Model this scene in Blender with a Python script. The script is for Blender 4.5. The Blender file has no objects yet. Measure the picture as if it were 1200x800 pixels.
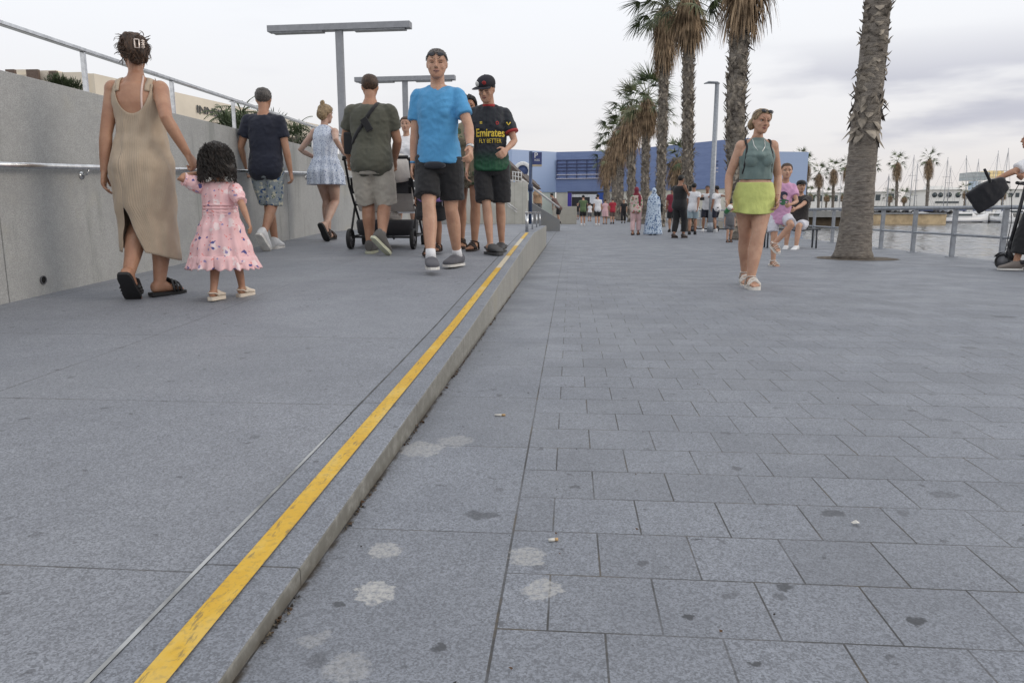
import bpy, bmesh, math, random
from math import radians as R, sin, cos, pi, atan2, sqrt, exp
from mathutils import Vector as V, Matrix as MX, noise as NZ
random.seed(7)
sc = bpy.context.scene
COL = sc.collection

# ------------------------------------------------------------ camera
HC = 0.74
PITCH = math.atan(152/866.7); YAW = math.atan(69/879.9)
cam = bpy.data.cameras.new('camera'); cam.lens = 26; cam.sensor_width = 36; cam.sensor_fit = 'HORIZONTAL'
cam.clip_start = .05; cam.clip_end = 6000
co = bpy.data.objects.new('camera', cam); COL.objects.link(co)
co.location = (0, 0, HC); co.rotation_euler = (pi/2-PITCH, 0, YAW); sc.camera = co
cam.dof.use_dof = False
_Fh = V((-sin(YAW), cos(YAW), 0)); _R = V((cos(YAW), sin(YAW), 0)); _Z = V((0, 0, 1))
_F = _Fh*cos(PITCH)-_Z*sin(PITCH); _U = _Fh*sin(PITCH)+_Z*cos(PITCH)
def ray(u, v): return _R*(u-600)+_U*(400-v)+_F*866.7
def G(u, v, z=0):
    d = ray(u, v); return V((0, 0, HC))+d*((z-HC)/d.z)
SL, SO = .041, -.01
RZ = [(.26, .004), (1.0, .028), (2.0, .060), (3.0, .091), (4.0, .127), (5.2, .184), (6.4, .240), (7.5, .290), (9.0, .358), (10.9, .437)]
def ramp_z(y):
    if y <= RZ[0][0]: return max(0, RZ[0][1]*y/.26)
    for (a, za), (b, zb) in zip(RZ[:-1], RZ[1:]):
        if y <= b: return za+(zb-za)*(y-a)/(b-a)
    return RZ[-1][1]
def RP(u, v):
    z = .1
    for _ in range(25): p = G(u, v, z); z = ramp_z(p.y)
    return p
def W(u, v, Y):
    d = ray(u, v); return V((0, 0, HC))+d*(Y/d.y)

# ------------------------------------------------------------ materials
MATS = {}
class NT:
    def __init__(s, name):
        s.m = bpy.data.materials.new(name); s.m.use_nodes = True; s.t = s.m.node_tree
        s.b = s.t.nodes['Principled BSDF']
    def n(s, typ, **k):
        x = s.t.nodes.new(typ)
        for a, b in k.items(): setattr(x, a, b)
        return x
    def l(s, a, b): s.t.links.new(a, b)
    def val(s, node, name, v):
        if hasattr(v, 'is_output'): s.l(v, node.inputs[name])
        else: node.inputs[name].default_value = v
    def coord(s, kind='Object'):
        if kind == 'World': return s.n('ShaderNodeNewGeometry').outputs['Position']
        return s.n('ShaderNodeTexCoord').outputs[kind]
    def mapping(s, vec, loc=(0, 0, 0), rot=(0, 0, 0), scale=(1, 1, 1)):
        x = s.n('ShaderNodeMapping'); s.l(vec, x.inputs[0])
        x.inputs[1].default_value = loc; x.inputs[2].default_value = rot; x.inputs[3].default_value = scale
        return x.outputs[0]
    def noise(s, vec, scale, detail=4, rough=.5, out='Fac'):
        x = s.n('ShaderNodeTexNoise'); s.l(vec, x.inputs['Vector'])
        x.inputs['Scale'].default_value = scale; x.inputs['Detail'].default_value = detail; x.inputs['Roughness'].default_value = rough
        return x.outputs[out]
    def voro(s, vec, scale, feat='F1', out='Distance', rnd=1):
        x = s.n('ShaderNodeTexVoronoi', feature=feat); s.l(vec, x.inputs['Vector'])
        x.inputs['Scale'].default_value = scale; x.inputs['Randomness'].default_value = rnd
        return x.outputs[out]
    def rmp(s, fac, a, b, c0=0., c1=1.):
        x = s.n('ShaderNodeMapRange'); x.interpolation_type = 'SMOOTHSTEP'
        s.l(fac, x.inputs[0]); x.inputs[1].default_value = a; x.inputs[2].default_value = b
        x.inputs[3].default_value = c0; x.inputs[4].default_value = c1
        return x.outputs[0]
    def math(s, op, a, b=0., c=0.):
        x = s.n('ShaderNodeMath', operation=op)
        for i, q in enumerate((a, b, c)):
            if hasattr(q, 'is_output'): s.l(q, x.inputs[i])
            else: x.inputs[i].default_value = q
        return x.outputs[0]
    def mix(s, fac, a, b, mode='MIX'):
        x = s.n('ShaderNodeMix', data_type='RGBA', blend_type=mode)
        for i, q in ((0, fac), (6, a), (7, b)):
            if hasattr(q, 'is_output'): s.l(q, x.inputs[i])
            else: x.inputs[i].default_value = q if i == 0 else (*q, 1)[:4]
        return x.outputs[2]
    def bump(s, h, st=.3, dist=.01):
        x = s.n('ShaderNodeBump'); s.l(h, x.inputs['Height']); x.inputs['Strength'].default_value = st; x.inputs['Distance'].default_value = dist
        s.l(x.outputs[0], s.b.inputs['Normal'])
    def done(s, col, rough=.6, metal=0.):
        s.val(s.b, 'Base Color', col if hasattr(col, 'is_output') else (*col, 1)[:4])
        s.val(s.b, 'Roughness', rough); s.val(s.b, 'Metallic', metal)
        return s.m

def M(name, col=None, rough=.7, var=.15, scale=8, metal=0, bump=.0, bscale=60, kind='Object', dark=None, stretch=(1, 1, 1)):
    if name in MATS: return MATS[name]
    t = NT(name); c = t.mapping(t.coord(kind), scale=stretch)
    f = t.noise(c, scale, 5, .6)
    d = dark or tuple(x*(1-var*1.6) for x in col); h = tuple(min(1, x*(1+var)) for x in col)
    cc = t.mix(t.rmp(f, .3, .7), d, h)
    if bump: t.bump(t.noise(c, bscale, 4, .6), bump, .01)
    MATS[name] = t.done(cc, rough, metal); return MATS[name]

def skin(name, col):
    if name in MATS: return MATS[name]
    t = NT(name); c = t.coord('Object')
    f = t.noise(c, 9, 4, .6); g = t.noise(c, 90, 3, .6)
    cc = t.mix(t.rmp(f, .3, .7), tuple(x*k for x, k in zip(col, (.88, .80, .78))), tuple(min(1, x*1.1) for x in col))
    cc = t.mix(t.math('MULTIPLY', t.rmp(g, .45, .7), .18), cc, (col[0]*.8, col[1]*.6, col[2]*.55))
    t.bump(g, .15, .004)
    t.b.inputs['Subsurface Weight'].default_value = .08; t.b.inputs['Subsurface Radius'].default_value = (.02, .008, .004); t.b.inputs['Subsurface Scale'].default_value = .5
    MATS[name] = t.done(cc, .5); return MATS[name]

def cloth(name, col, weave=420, folds=.25, rough=.85, var=.1):
    if name in MATS: return MATS[name]
    t = NT(name); c = t.coord('Object')
    f = t.noise(c, 5, 4, .6)
    cc = t.mix(t.rmp(f, .3, .7), tuple(x*(1-var) for x in col), tuple(min(1, x*(1+var)) for x in col))
    h = t.math('ADD', t.math('MULTIPLY', t.noise(t.mapping(c, scale=(1, 1, .45)), 14, 4, .55), 1.0), t.math('MULTIPLY', t.noise(c, weave, 2, .5), .08))
    t.bump(h, folds, .04)
    t.b.inputs['Sheen Weight'].default_value = .15
    MATS[name] = t.done(cc, rough); return MATS[name]

def pattern(name, base, layers, rough=.85):
    """layers: (colour, scale, threshold, seed, stretch)"""
    if name in MATS: return MATS[name]
    t = NT(name); c0 = t.coord('Object'); col = None
    w = t.noise(c0, 30, 2, .5, 'Color'); cw = t.n('ShaderNodeVectorMath', operation='MULTIPLY_ADD'); t.l(w, cw.inputs[0]); cw.inputs[1].default_value = (.05,)*3; t.l(c0, cw.inputs[2]); c = cw.outputs[0]
    col = base
    for (lc, scl, th, seed, st) in layers:
        d = t.voro(t.mapping(c, loc=(seed, seed*1.7, seed*.6), scale=st), scl)
        col = t.mix(t.rmp(d, th, th*1.2, 1, 0), col, lc)
    h = t.noise(t.mapping(c0, scale=(1, 1, .45)), 14, 4, .55); t.bump(h, .25, .04)
    MATS[name] = t.done(col, rough); return MATS[name]

def granite(name, tone=(.212, .226, .256), kind='pave'):
    t = NT(name); p = t.coord('World')
    sp = t.n('ShaderNodeSeparateXYZ'); t.l(p, sp.inputs[0]); X, Y = sp.outputs[0], sp.outputs[1]
    vc = t.n('ShaderNodeTexVoronoi'); t.l(p, vc.inputs['Vector']); vc.inputs['Scale'].default_value = 330; cs = t.n('ShaderNodeSeparateColor'); t.l(vc.outputs['Color'], cs.inputs[0])
    vd = t.n('ShaderNodeTexVoronoi'); t.l(p, vd.inputs['Vector']); vd.inputs['Scale'].default_value = 190; ds = t.n('ShaderNodeSeparateColor'); t.l(vd.outputs['Color'], ds.inputs[0])
    g1 = t.math('ADD', t.math('MULTIPLY', cs.outputs[0], .6), t.math('MULTIPLY', ds.outputs[1], .4)); g2 = t.noise(p, 38, 4, .65); g3 = t.noise(p, 2.2, 5, .6); g4 = t.noise(p, .35, 4, .6)
    col = t.mix(t.rmp(g1, .1, .9), tuple(x*.60 for x in tone), tuple(x*1.48 for x in tone))
    col = t.mix(t.math('MULTIPLY', t.rmp(g2, .35, .7), .28), col, tuple(x*.78 for x in tone))
    col = t.mix(t.math('MULTIPLY', t.rmp(g3, .35, .68), .30), col, (tone[0]*.70, tone[1]*.70, tone[2]*.70))
    col = t.mix(t.math('MULTIPLY', t.rmp(g4, .4, .65), .22), col, (tone[0]*1.25, tone[1]*1.22, tone[2]*1.15))
    def brick(w, h, loc, mortar, off=.5, sz=None):
        b = t.n('ShaderNodeTexBrick', offset=off, offset_frequency=2)
        t.l(t.mapping(p, loc=loc), b.inputs['Vector'])
        b.inputs['Color1'].default_value = (0, 0, 0, 1); b.inputs['Color2'].default_value = (1, 1, 1, 1); b.inputs['Mortar'].default_value = (.5, .5, .5, 1)
        b.inputs['Scale'].default_value = 1; b.inputs['Mortar Size'].default_value = mortar; b.inputs['Mortar Smooth'].default_value = .25
        b.inputs['Brick Width'].default_value = w; b.inputs['Row Height'].default_value = h
        return b.outputs['Color'], b.outputs['Fac']
    if kind == 'pave':
        cA, fA = brick(.2060, .2092, (-.071+.2060*4, -1.2190+.2092*6, 0), .0022)
        cB, fB = brick(.403, .640, (.528, -1.62+.640*3, 0), .0020, 0)
        lef = t.math('LESS_THAN', X, -.125)
        fac = t.math('ADD', t.math('MULTIPLY', fA, t.math('SUBTRACT', 1, lef)), t.math('MULTIPLY', fB, lef))
        tint = t.mix(lef, cA, cB)
        line = t.rmp(t.math('ABSOLUTE', t.math('ADD', X, .125)), .0015, .0035, 1, 0)
        fac = t.math('MAXIMUM', fac, line)
        edge = t.rmp(t.math('ABSOLUTE', t.math('ADD', X, .527)), .002, .016, 1, 0)
    elif kind == 'ramp':
        cA, fA = brick(1.40, 1.15, (.729+1.4*3, -2.46+1.15*4, 0), .0028, 0)
        fac = fA; tint = cA; edge = None
    else:
        cA, fA = brick(1.0, 1.145, (.2, -1.34+1.145*3, 0), .003, 0)
        fac = fA; tint = cA; edge = None
    dist = t.rmp(Y, 2.0, 9.0, 1, .55); fac = t.math('MULTIPLY', fac, dist)
    hs = t.math('MULTIPLY', t.rmp(t.noise(p, 3.1, 3, .6), .40, .58), fac)
    col = t.mix(t.math('MULTIPLY', tint, .24 if kind == 'pave' else .10), col, (.11, .115, .125))
    js = .95 if kind == 'pave' else .7
    col = t.mix(t.math('MULTIPLY', fac, js*.55), col, (.045, .042, .038))
    wide = t.math('MULTIPLY', t.rmp(t.noise(p, 5.5, 4, .7), .50, .64), fac)
    col = t.mix(t.math('MULTIPLY', hs, js*.8), col, (.03, .028, .025)); col = t.mix(t.math('MULTIPLY', wide, js*.7), col, (.10, .08, .055))
    # gum spots and wear, with outlines of their own
    wv = t.noise(p, 30, 3, .6, 'Color'); cw = t.n('ShaderNodeVectorMath', operation='MULTIPLY_ADD'); t.l(wv, cw.inputs[0]); cw.inputs[1].default_value = (.06, .06, 0); t.l(p, cw.inputs[2])
    pw = t.n('ShaderNodeVectorMath', operation='SUBTRACT'); t.l(cw.outputs[0], pw.inputs[0]); pw.inputs[1].default_value = (.03, .03, 0)
    pw = pw.outputs[0]
    def blob(x, y, rx, ry, z=0):
        m = t.mapping(pw, loc=(-x/rx, -y/ry, 0), scale=(1/rx, 1/ry, 0))
        l = t.n('ShaderNodeVectorMath', operation='LENGTH'); t.l(m, l.inputs[0]); return l.outputs['Value']
    sv = t.mapping(pw, scale=(1, 1, 0))
    for sc_, th, dk in ((2.6, .030, .55), (5.3, .030, .5), (1.1, .020, .55), (1.7, .035, .35)):
        vn = t.n('ShaderNodeTexVoronoi', voronoi_dimensions='2D'); t.l(sv, vn.inputs['Vector']); vn.inputs['Scale'].default_value = sc_; d = vn.outputs['Distance']; col = t.mix(t.rmp(d, th*.55, th, dk, 0), col, (.05, .05, .055))
    if kind == 'pave':
        nf_ = t.noise(p, 26, 5, .7); nf2_ = t.noise(p, 90, 3, .7)
        for (x, y, rx, ry, k) in [(-.40, 1.51, .045, .05, .55), (-.375, 1.33, .048, .05, .75), (-.46, 2.22, .09, .09, .45), (-.37, 2.31, .07, .07, .35), (-.085, 1.51, .05, .06, .5), (-.045, 1.365, .045, .05, .55), (-.36, 1.09, .05, .05, .3), (-.44, 1.16, .03, .03, .25)]:
            b = blob(x, y, rx, ry)
            b = t.math('ADD', b, t.math('MULTIPLY', t.math('SUBTRACT', nf_, .5), 1.3)); k2 = t.math('MULTIPLY', t.rmp(b, .70, .90, k*1.25, 0), t.rmp(nf2_, .35, .62, .25, 1))
            col = t.mix(k2, col, (.46, .45, .43))
        for (x, y, rx, ry, k) in [(-.21, 1.72, .05, .03, .6), (.66, 1.80, .035, .03, .6), (.44, 1.41, .022, .018, .8), (.64, 1.30, .02, .018, .85), (.31, 1.15, .014, .012, .85), (.23, 1.29, .013, .012, .85), (.415, 1.375, .02, .016, .5), (1.0, 1.95, .05, .03, .4), (.02, 1.93, .02, .016, .6), (-.22, 1.15, .016, .013, .8), (.30, 1.62, .012, .01, .8), (-.43, 1.28, .013, .012, .7), (1.35, 2.7, .04, .03, .4), (2.2, 4.2, .06, .05, .5), (3.1, 5.5, .1, .06, .5)]:
            col = t.mix(t.rmp(blob(x, y, rx, ry), .6, 1.0, k, 0), col, (.045, .047, .052))
        dirt = t.math('MULTIPLY', edge, t.rmp(t.noise(p, 14, 4, .7), .35, .6))
        col = t.mix(dirt, col, (.05, .04, .03))
    hgt = t.math('SUBTRACT', t.math('MULTIPLY', g1, .25), t.math('MULTIPLY', fac, 1.6))
    t.bump(hgt, .35, .002)
    return t.done(col, t.rmp(g3, .3, .7, .55, .75))

def concrete(name, tone, streak=.35, grad=None):
    t = NT(name); p = t.coord('World')
    g1 = t.noise(p, 120, 2, .7); g2 = t.noise(p, 3, 5, .65); g3 = t.noise(t.mapping(p, scale=(1, 1.6, .22)), 2.6, 5, .65); g4 = t.noise(p, 22, 4, .65)
    col = t.mix(t.rmp(g1, .36, .66), tuple(x*.80 for x in tone), tuple(x*1.16 for x in tone))
    col = t.mix(t.math('MULTIPLY', t.rmp(g4, .42, .66), .30), col, tuple(x*.72 for x in tone))
    col = t.mix(t.math('MULTIPLY', t.rmp(g2, .42, .66), .4), col, tuple(x*.78 for x in tone))
    col = t.mix(t.math('MULTIPLY', t.rmp(g3, .5, .68), streak), col, (tone[0]*.60, tone[1]*.62, tone[2]*.60))
    col = t.mix(t.math('MULTIPLY', t.rmp(t.noise(p, 1.3, 4, .6), .55, .7), .35), col, (tone[0]*1.08, tone[1]*1.02, tone[2]*.86))
    if grad:
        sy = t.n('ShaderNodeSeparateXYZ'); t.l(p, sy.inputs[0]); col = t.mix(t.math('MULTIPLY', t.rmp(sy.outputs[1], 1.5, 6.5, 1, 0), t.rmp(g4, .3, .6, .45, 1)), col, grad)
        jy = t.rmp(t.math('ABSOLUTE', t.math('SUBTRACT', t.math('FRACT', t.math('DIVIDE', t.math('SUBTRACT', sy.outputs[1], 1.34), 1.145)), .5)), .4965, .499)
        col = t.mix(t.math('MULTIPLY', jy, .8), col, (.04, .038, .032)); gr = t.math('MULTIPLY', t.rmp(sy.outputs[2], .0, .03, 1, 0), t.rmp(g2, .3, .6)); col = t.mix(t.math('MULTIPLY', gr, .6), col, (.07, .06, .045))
    t.bump(g4, .25, .006)
    return t.done(col, .8)

# ------------------------------------------------------------ mesh helpers
def ring(c, ax, ay, n=20, p=2.0):
    o = []
    for i in range(n):
        a = 2*pi*i/n; ca, sa = cos(a), sin(a)
        x = math.copysign(abs(ca)**(2/p), ca); y = math.copysign(abs(sa)**(2/p), sa)
        o.append(V(c)+V(ax)*x+V(ay)*y)
    return o
def loft(bm, rings, cap=True, mi=0, closed=False):
    vs = [[bm.verts.new(p) for p in r] for r in rings]; n = len(rings[0]); fs = []
    m = len(vs)
    for i in range(m if closed else m-1):
        a, b = vs[i], vs[(i+1) % m]
        for j in range(n):
            k = (j+1) % n; fs.append(bm.faces.new((a[j], a[k], b[k], b[j])))
    if cap and not closed:
        fs.append(bm.faces.new(vs[0][::-1])); fs.append(bm.faces.new(vs[-1]))
    for f in fs: f.material_index = mi; f.smooth = True
    return fs
def frames(pts):
    pts = [V(p) for p in pts]; T = []
    for i in range(len(pts)):
        a = pts[max(0, i-1)]; b = pts[min(len(pts)-1, i+1)]
        T.append((b-a).normalized() if (b-a).length > 1e-9 else V((0, 0, 1)))
    up = V((0, 0, 1)) if abs(T[0].z) < .9 else V((0, 1, 0))
    n = T[0].cross(up).normalized(); out = []
    for t in T:
        n = (n-t*n.dot(t)); n = n.normalized() if n.length > 1e-6 else t.orthogonal().normalized()
        out.append((n.copy(), t.cross(n)))
    return pts, T, out
def tube(bm, pts, rad, n=12, rnd=False, mi=0, flat=1.0):
    pts, T, fr = frames(pts)
    if not isinstance(rad, (list, tuple)): rad = [rad]*len(pts)
    rs = []
    if rnd:
        for k in (80, 55, 28): rs.append(ring(pts[0]-T[0]*rad[0]*sin(R(k)), fr[0][0]*rad[0]*cos(R(k)), fr[0][1]*rad[0]*cos(R(k))*flat, n))
    for p, r, (a, b) in zip(pts, rad, fr): rs.append(ring(p, a*r, b*r*flat, n))
    if rnd:
        for k in (28, 55, 80): rs.append(ring(pts[-1]+T[-1]*rad[-1]*sin(R(k)), fr[-1][0]*rad[-1]*cos(R(k)), fr[-1][1]*rad[-1]*cos(R(k))*flat, n))
    return loft(bm, rs, mi=mi)
def ell(bm, c, r, rot=None, nu=16, nv=9, mi=0):
    rot = rot or MX.Identity(3); rs = []
    for i in range(nv):
        e = -pi/2+pi*(i+.35)/(nv-.3)
        rs.append([V(c)+rot@V((r[0]*cos(e)*cos(2*pi*j/nu), r[1]*cos(e)*sin(2*pi*j/nu), r[2]*sin(e))) for j in range(nu)])
    return loft(bm, rs, mi=mi)
def box(bm, lo, hi, mi=0, mat=None, bev=0):
    x0, y0, z0 = lo; x1, y1, z1 = hi
    P = [V(p) for p in ((x0, y0, z0), (x1, y0, z0), (x1, y1, z0), (x0, y1, z0), (x0, y0, z1), (x1, y0, z1), (x1, y1, z1), (x0, y1, z1))]
    if mat is not None: P = [mat@p for p in P]
    vs = [bm.verts.new(p) for p in P]; fs = []
    for q in ((3, 2, 1, 0), (4, 5, 6, 7), (0, 1, 5, 4), (1, 2, 6, 5), (2, 3, 7, 6), (3, 0, 4, 7)):
        f = bm.faces.new([vs[i] for i in q]); f.material_index = mi; fs.append(f)
    if bev:
        es = list({e for f in fs for e in f.edges}); bmesh.ops.bevel(bm, geom=es, offset=bev, segments=2, affect='EDGES', profile=.6)
    return fs
def prism(bm, poly, z0, z1, mi=0):
    a = [bm.verts.new((p[0], p[1], z0)) for p in poly]; b = [bm.verts.new((p[0], p[1], z1)) for p in poly]; n = len(poly)
    bm.faces.new(a[::-1]).material_index = mi; bm.faces.new(b).material_index = mi
    for i in range(n):
        bm.faces.new((a[i], a[(i+1) % n], b[(i+1) % n], b[i])).material_index = mi
def quad(bm, pts, mi=0, smooth=False):
    f = bm.faces.new([bm.verts.new(p) for p in pts]); f.material_index = mi; f.smooth = smooth; return f
def fixn(bm): bmesh.ops.recalc_face_normals(bm, faces=bm.faces)
def obj(name, bm, mats, parent=None, loc=None, fix=True):
    if fix: fixn(bm)
    me = bpy.data.meshes.new(name); bm.to_mesh(me); bm.free()
    return objm(name, me, mats, parent, loc)
def objm(name, me, mats, parent=None, loc=None):
    me.name = name
    o = bpy.data.objects.new(name, me); COL.objects.link(o)
    if len(me.materials): me.materials.clear()
    for m in (mats if isinstance(mats, (list, tuple)) else [mats]): me.materials.append(m)
    if parent: o.parent = parent
    if loc is not None: o.location = loc
    return o
def tag(o, label=None, cat=None, group=None, kind=None):
    if label: o['label'] = label
    if cat: o['category'] = cat
    if group: o['group'] = group
    if kind: o['kind'] = kind
    return o
def empty(name, loc=(0, 0, 0), rz=0, label=None, cat=None, group=None):
    o = bpy.data.objects.new(name, None); COL.objects.link(o); o.location = loc; o.rotation_euler = (0, 0, rz)
    o.empty_display_size = .2
    return tag(o, label, cat, group)
def struct(name, bm, m): return tag(obj(name, bm, m), kind='structure')
def copy_tree(o, parent=None, loc=None, rz=None, scale=None):
    c = o.copy(); COL.objects.link(c)
    if parent: c.parent = parent
    if loc is not None: c.location = loc
    if rz is not None: c.rotation_euler = (0, 0, rz)
    if scale is not None: c.scale = scale
    for ch in [k for k in ALLCH.get(o.name, o.children)]: copy_tree(ch, c)
    return c
ALLCH = {}
def evald(me, mods):
    o = bpy.data.objects.new('tmp', me); COL.objects.link(o)
    for typ, kw in mods:
        m = o.modifiers.new('m', typ)
        for a, b in kw.items(): setattr(m, a, b)
    dg = bpy.context.evaluated_depsgraph_get(); dg.update()
    r = bpy.data.meshes.new_from_object(o.evaluated_get(dg))
    bpy.data.objects.remove(o); return r
def remesh(bm, vox, sm=3, disp=None):
    fixn(bm); me = bpy.data.meshes.new('t'); bm.to_mesh(me); bm.free()
    r = evald(me, [('REMESH', dict(mode='VOXEL', voxel_size=vox, use_smooth_shade=True)), ('SMOOTH', dict(factor=.5, iterations=sm))])
    if disp:
        ns = [v.normal.copy() for v in r.vertices]
        for v, n in zip(r.vertices, ns): v.co = v.co+n*disp(v.co)
    for p in r.polygons: p.use_smooth = True
    return r
def lerp(a, b, t): return a+(b-a)*t
def prof(tab, t):
    if t <= tab[0][0]: return tab[0][1:]
    for i in range(len(tab)-1):
        if t <= tab[i+1][0]:
            k = (t-tab[i][0])/(tab[i+1][0]-tab[i][0]); k = k*k*(3-2*k)
            return tuple(lerp(a, b, k) for a, b in zip(tab[i][1:], tab[i+1][1:]))
    return tab[-1][1:]
# ------------------------------------------------------------ people
TM = [(-.16, .074, .062, -.004), (-.08, .090, .072, -.006), (0, .097, .076, -.008), (.15, .093, .070, -.004), (.32, .083, .060, .002), (.5, .088, .063, .004), (.7, .100, .068, .004), (.82, .099, .062, .0), (.89, .080, .050, -.004), (.95, .050, .038, -.006), (1.0, .036, .035, -.004), (1.05, .031, .033, 0)]
TF = [(-.16, .080, .064, -.006), (-.08, .098, .076, -.010), (0, .102, .080, -.012), (.15, .092, .070, -.006), (.32, .073, .055, .002), (.5, .077, .058, .004), (.68, .086, .070, .010), (.8, .084, .058, .002), (.89, .066, .044, -.004), (.95, .040, .033, -.006), (1.0, .030, .029, -.004), (1.05, .026, .028, 0)]
TC = [(-.16, .080, .070, 0), (-.08, .092, .080, 0), (0, .098, .084, 0), (.15, .096, .082, .004), (.32, .092, .078, .008), (.5, .092, .074, .006), (.7, .098, .070, .002), (.82, .100, .064, 0), (.9, .088, .052, 0), (.96, .058, .042, 0), (1.0, .042, .040, 0), (1.05, .038, .040, 0)]
HEADS = [(-.50, .10, .34, .16), (-.46, .17, .385, .06), (-.38, .225, .40, -.06), (-.28, .275, .395, -.20), (-.16, .315, .385, -.33), (-.05, .335, .368, -.41), (.03, .345, .362, -.455), (.10, .352, .405, -.48), (.22, .348, .405, -.485), (.33, .315, .36, -.45), (.42, .25, .27, -.37), (.48, .15, .14, -.23), (.50, .06, .02, -.10)]

def ik(a, c, l1, l2, hint):
    d = c-a; L = d.length
    if L > (l1+l2)*.998: d = d*((l1+l2)*.998/L); L = d.length; c = a+d
    u = d/L; x = (l1*l1-l2*l2+L*L)/(2*L); h = sqrt(max(0, l1*l1-x*x))
    p = hint-u*hint.dot(u); p = p.normalized() if p.length > 1e-6 else V((0, 1, 0))
    return a+u*x+p*h, c

class Person:
    def __init__(s, pos, H=1.7, face=0, sex='m', hh=.130, zh=None, lean=0., side=0., bulk=1., limb=1., label='', group=None, sk=(.46, .29, .20), vox=.008, near=True, hyaw=0, hpitch=0, hroll=0, skn=None, shy=0):
        s.H = H; s.pos = V(pos); s.near = near; s.vox = vox; s.sex = sex
        s.tab = {'m': TM, 'f': TF, 'c': TC}[sex]; s.bulk = bulk; s.limb = limb
        s.root = empty('person', s.pos, R(face), label, 'person', group)
        s.M = MX.Translation(s.pos)@MX.Rotation(R(face), 4, 'Z'); s.Mi = s.M.inverted(); s.face = face
        s.zh = (zh if zh is not None else {'m': .515, 'f': .52, 'c': .46}[sex])*H
        s.hh = hh*H; s.zn = H-s.hh*(1.09 if sex != 'f' else 1.18)
        s.lean = lean; s.side = side; s.shy = shy
        s.L = s.zn-s.zh
        s.skin = skin(skn or 'skin_%d%d%d' % tuple(int(c*100) for c in sk), sk)
        nt = s.S(1.0); s.hc = nt+V((0, .018*H+lean*s.hh*.5, s.hh*.70))
        s.HR = MX.Rotation(R(hyaw), 3, 'Z')@MX.Rotation(-R(hpitch), 3, 'X')@MX.Rotation(R(hroll), 3, 'Y')
        piv = nt+V((0, 0, s.hh*.25)); s.hc = piv+s.HR@(s.hc-piv)
        s.bm = bmesh.new(); s.arms = {}; s.legs = {}
        s.body_parts()
    def loc(s, w): return s.Mi@V(w)
    def S(s, t):
        z = s.zh+t*s.L; k = max(0, t)
        return V((s.side*k*s.L, s.lean*k*s.L, z))
    def sec(s, t):
        hw, hd, yc = prof(s.tab, t); return hw*s.H*s.bulk, hd*s.H*s.bulk, yc*s.H
    def tring(s, t, inf=0, n=28, p=2.4):
        hw, hd, yc = s.sec(t); c = s.S(t)+V((0, yc, 0)); return ring(c, V((hw+inf, 0, 0)), V((0, hd+inf, 0)), n, p if t < .93 else 2)
    def body_parts(s):
        bm = s.bm; H = s.H
        loft(bm, [s.tring(t) for t in (-.16, -.08, 0, .1, .2, .32, .42, .5, .6, .7, .78, .85, .9, .94, .97, 1.0, 1.05)])
        if s.sex == 'f':
            for x in (-1, 1):
                hw, hd, yc = s.sec(.62); ell(bm, s.S(.61)+V((x*.040*H, hd*.78+yc, 0)), (.034*H, .030*H, .034*H))
            for x in (-1, 1):
                hw, hd, yc = s.sec(0); ell(bm, s.S(-.02)+V((x*.045*H, -hd*.55+yc, -.01*H)), (.046*H, .042*H, .052*H))
        elif s.sex == 'm':
            for x in (-1, 1): ell(bm, s.S(-.02)+V((x*.043*H, -.036*H, -.01*H)), (.044*H, .038*H, .048*H))
        nw = (.033 if s.sex == 'm' else .0275 if s.sex == 'f' else .034)*H
        up = s.hc+s.HR@V((0, -.10*s.hh, -.18*s.hh))
        tube(bm, [s.S(.9), s.S(1.0), up], [nw*1.35, nw*1.02, nw*.95], 14)
        s.head()
    def hp(s, x, y, z): return s.hc+s.HR@V((x*s.hh, y*s.hh, z*s.hh))
    def head(s):
        bm = s.bm; h = s.hh; jaw = {'m': 1.04, 'f': .93, 'c': .98}[s.sex]
        rs = []
        for (z, w, yf, yb) in HEADS:
            if z < -.1: w = w*jaw
            c = s.hp(0, (yf+yb)/2, z); rs.append(ring(c, s.HR@V((w*h, 0, 0)), s.HR@V((0, (yf-yb)/2*h, 0)), 24, 2.15))
        loft(bm, rs)
        E = lambda x, y, z, a, b, c, rx=0: ell(bm, s.hp(x, y, z), (a*h, b*h, c*h), s.HR@MX.Rotation(R(rx), 3, 'X'), 12, 8)
        k = {'m': 1., 'f': .82, 'c': .65}[s.sex]
        E(0, .425, -.03, .040*k+.008, .065*k, .12, -22); E(0, .475, -.115, .048*k+.012, .075*k, .05*k+.01)
        for x in (-1, 1):
            E(x*.045, .425, -.135, .04, .045, .03)
            E(x*.15, .365, .105, .11, .04*k+.01, .035)
            E(x*.19, .275, -.13, .085, .085, .10)
            E(x*.355, -.03, -.03, .028, .075, .12, -12)
        E(0, .375, -.262, .085, .045, .024); E(0, .365, -.302, .075, .045, .026); E(0, .335, -.43, .10, .07, .065); E(0, .33, -.22, .16, .08, .09)
    def arm(s, side, wrist=None, hint=(0, -1, -.3), frac=None, palm=None, curl=25, hand=True, wid=1.):
        """side -1 left, +1 right; wrist: local point"""
        H = s.H; x = {'m': .100, 'f': .083, 'c': .092}[s.sex]*H*min(1.06, s.bulk)
        sh = s.S(.86)+V((side*x, -.004*H+s.shy*H, .0)); l1, l2 = .172*H, .145*H
        k = s.limb*(.9 if s.sex == 'f' else 1.)
        if wrist is None: wrist = sh+V((side*.03*H, .03*H, -.31*H))
        el, wr = ik(sh, V(wrist), l1, l2, V(hint)); s.arms[side] = (sh, el, wr)
        r = [.0315*k, .0285*k, .026*k, .0225*k, .0235*k, .020*k, .0145*k]; r = [q*H*wid for q in r]
        a = [sh, lerp(sh, el, .3), lerp(sh, el, .65), el, lerp(el, wr, .25), lerp(el, wr, .6), wr]
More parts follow.
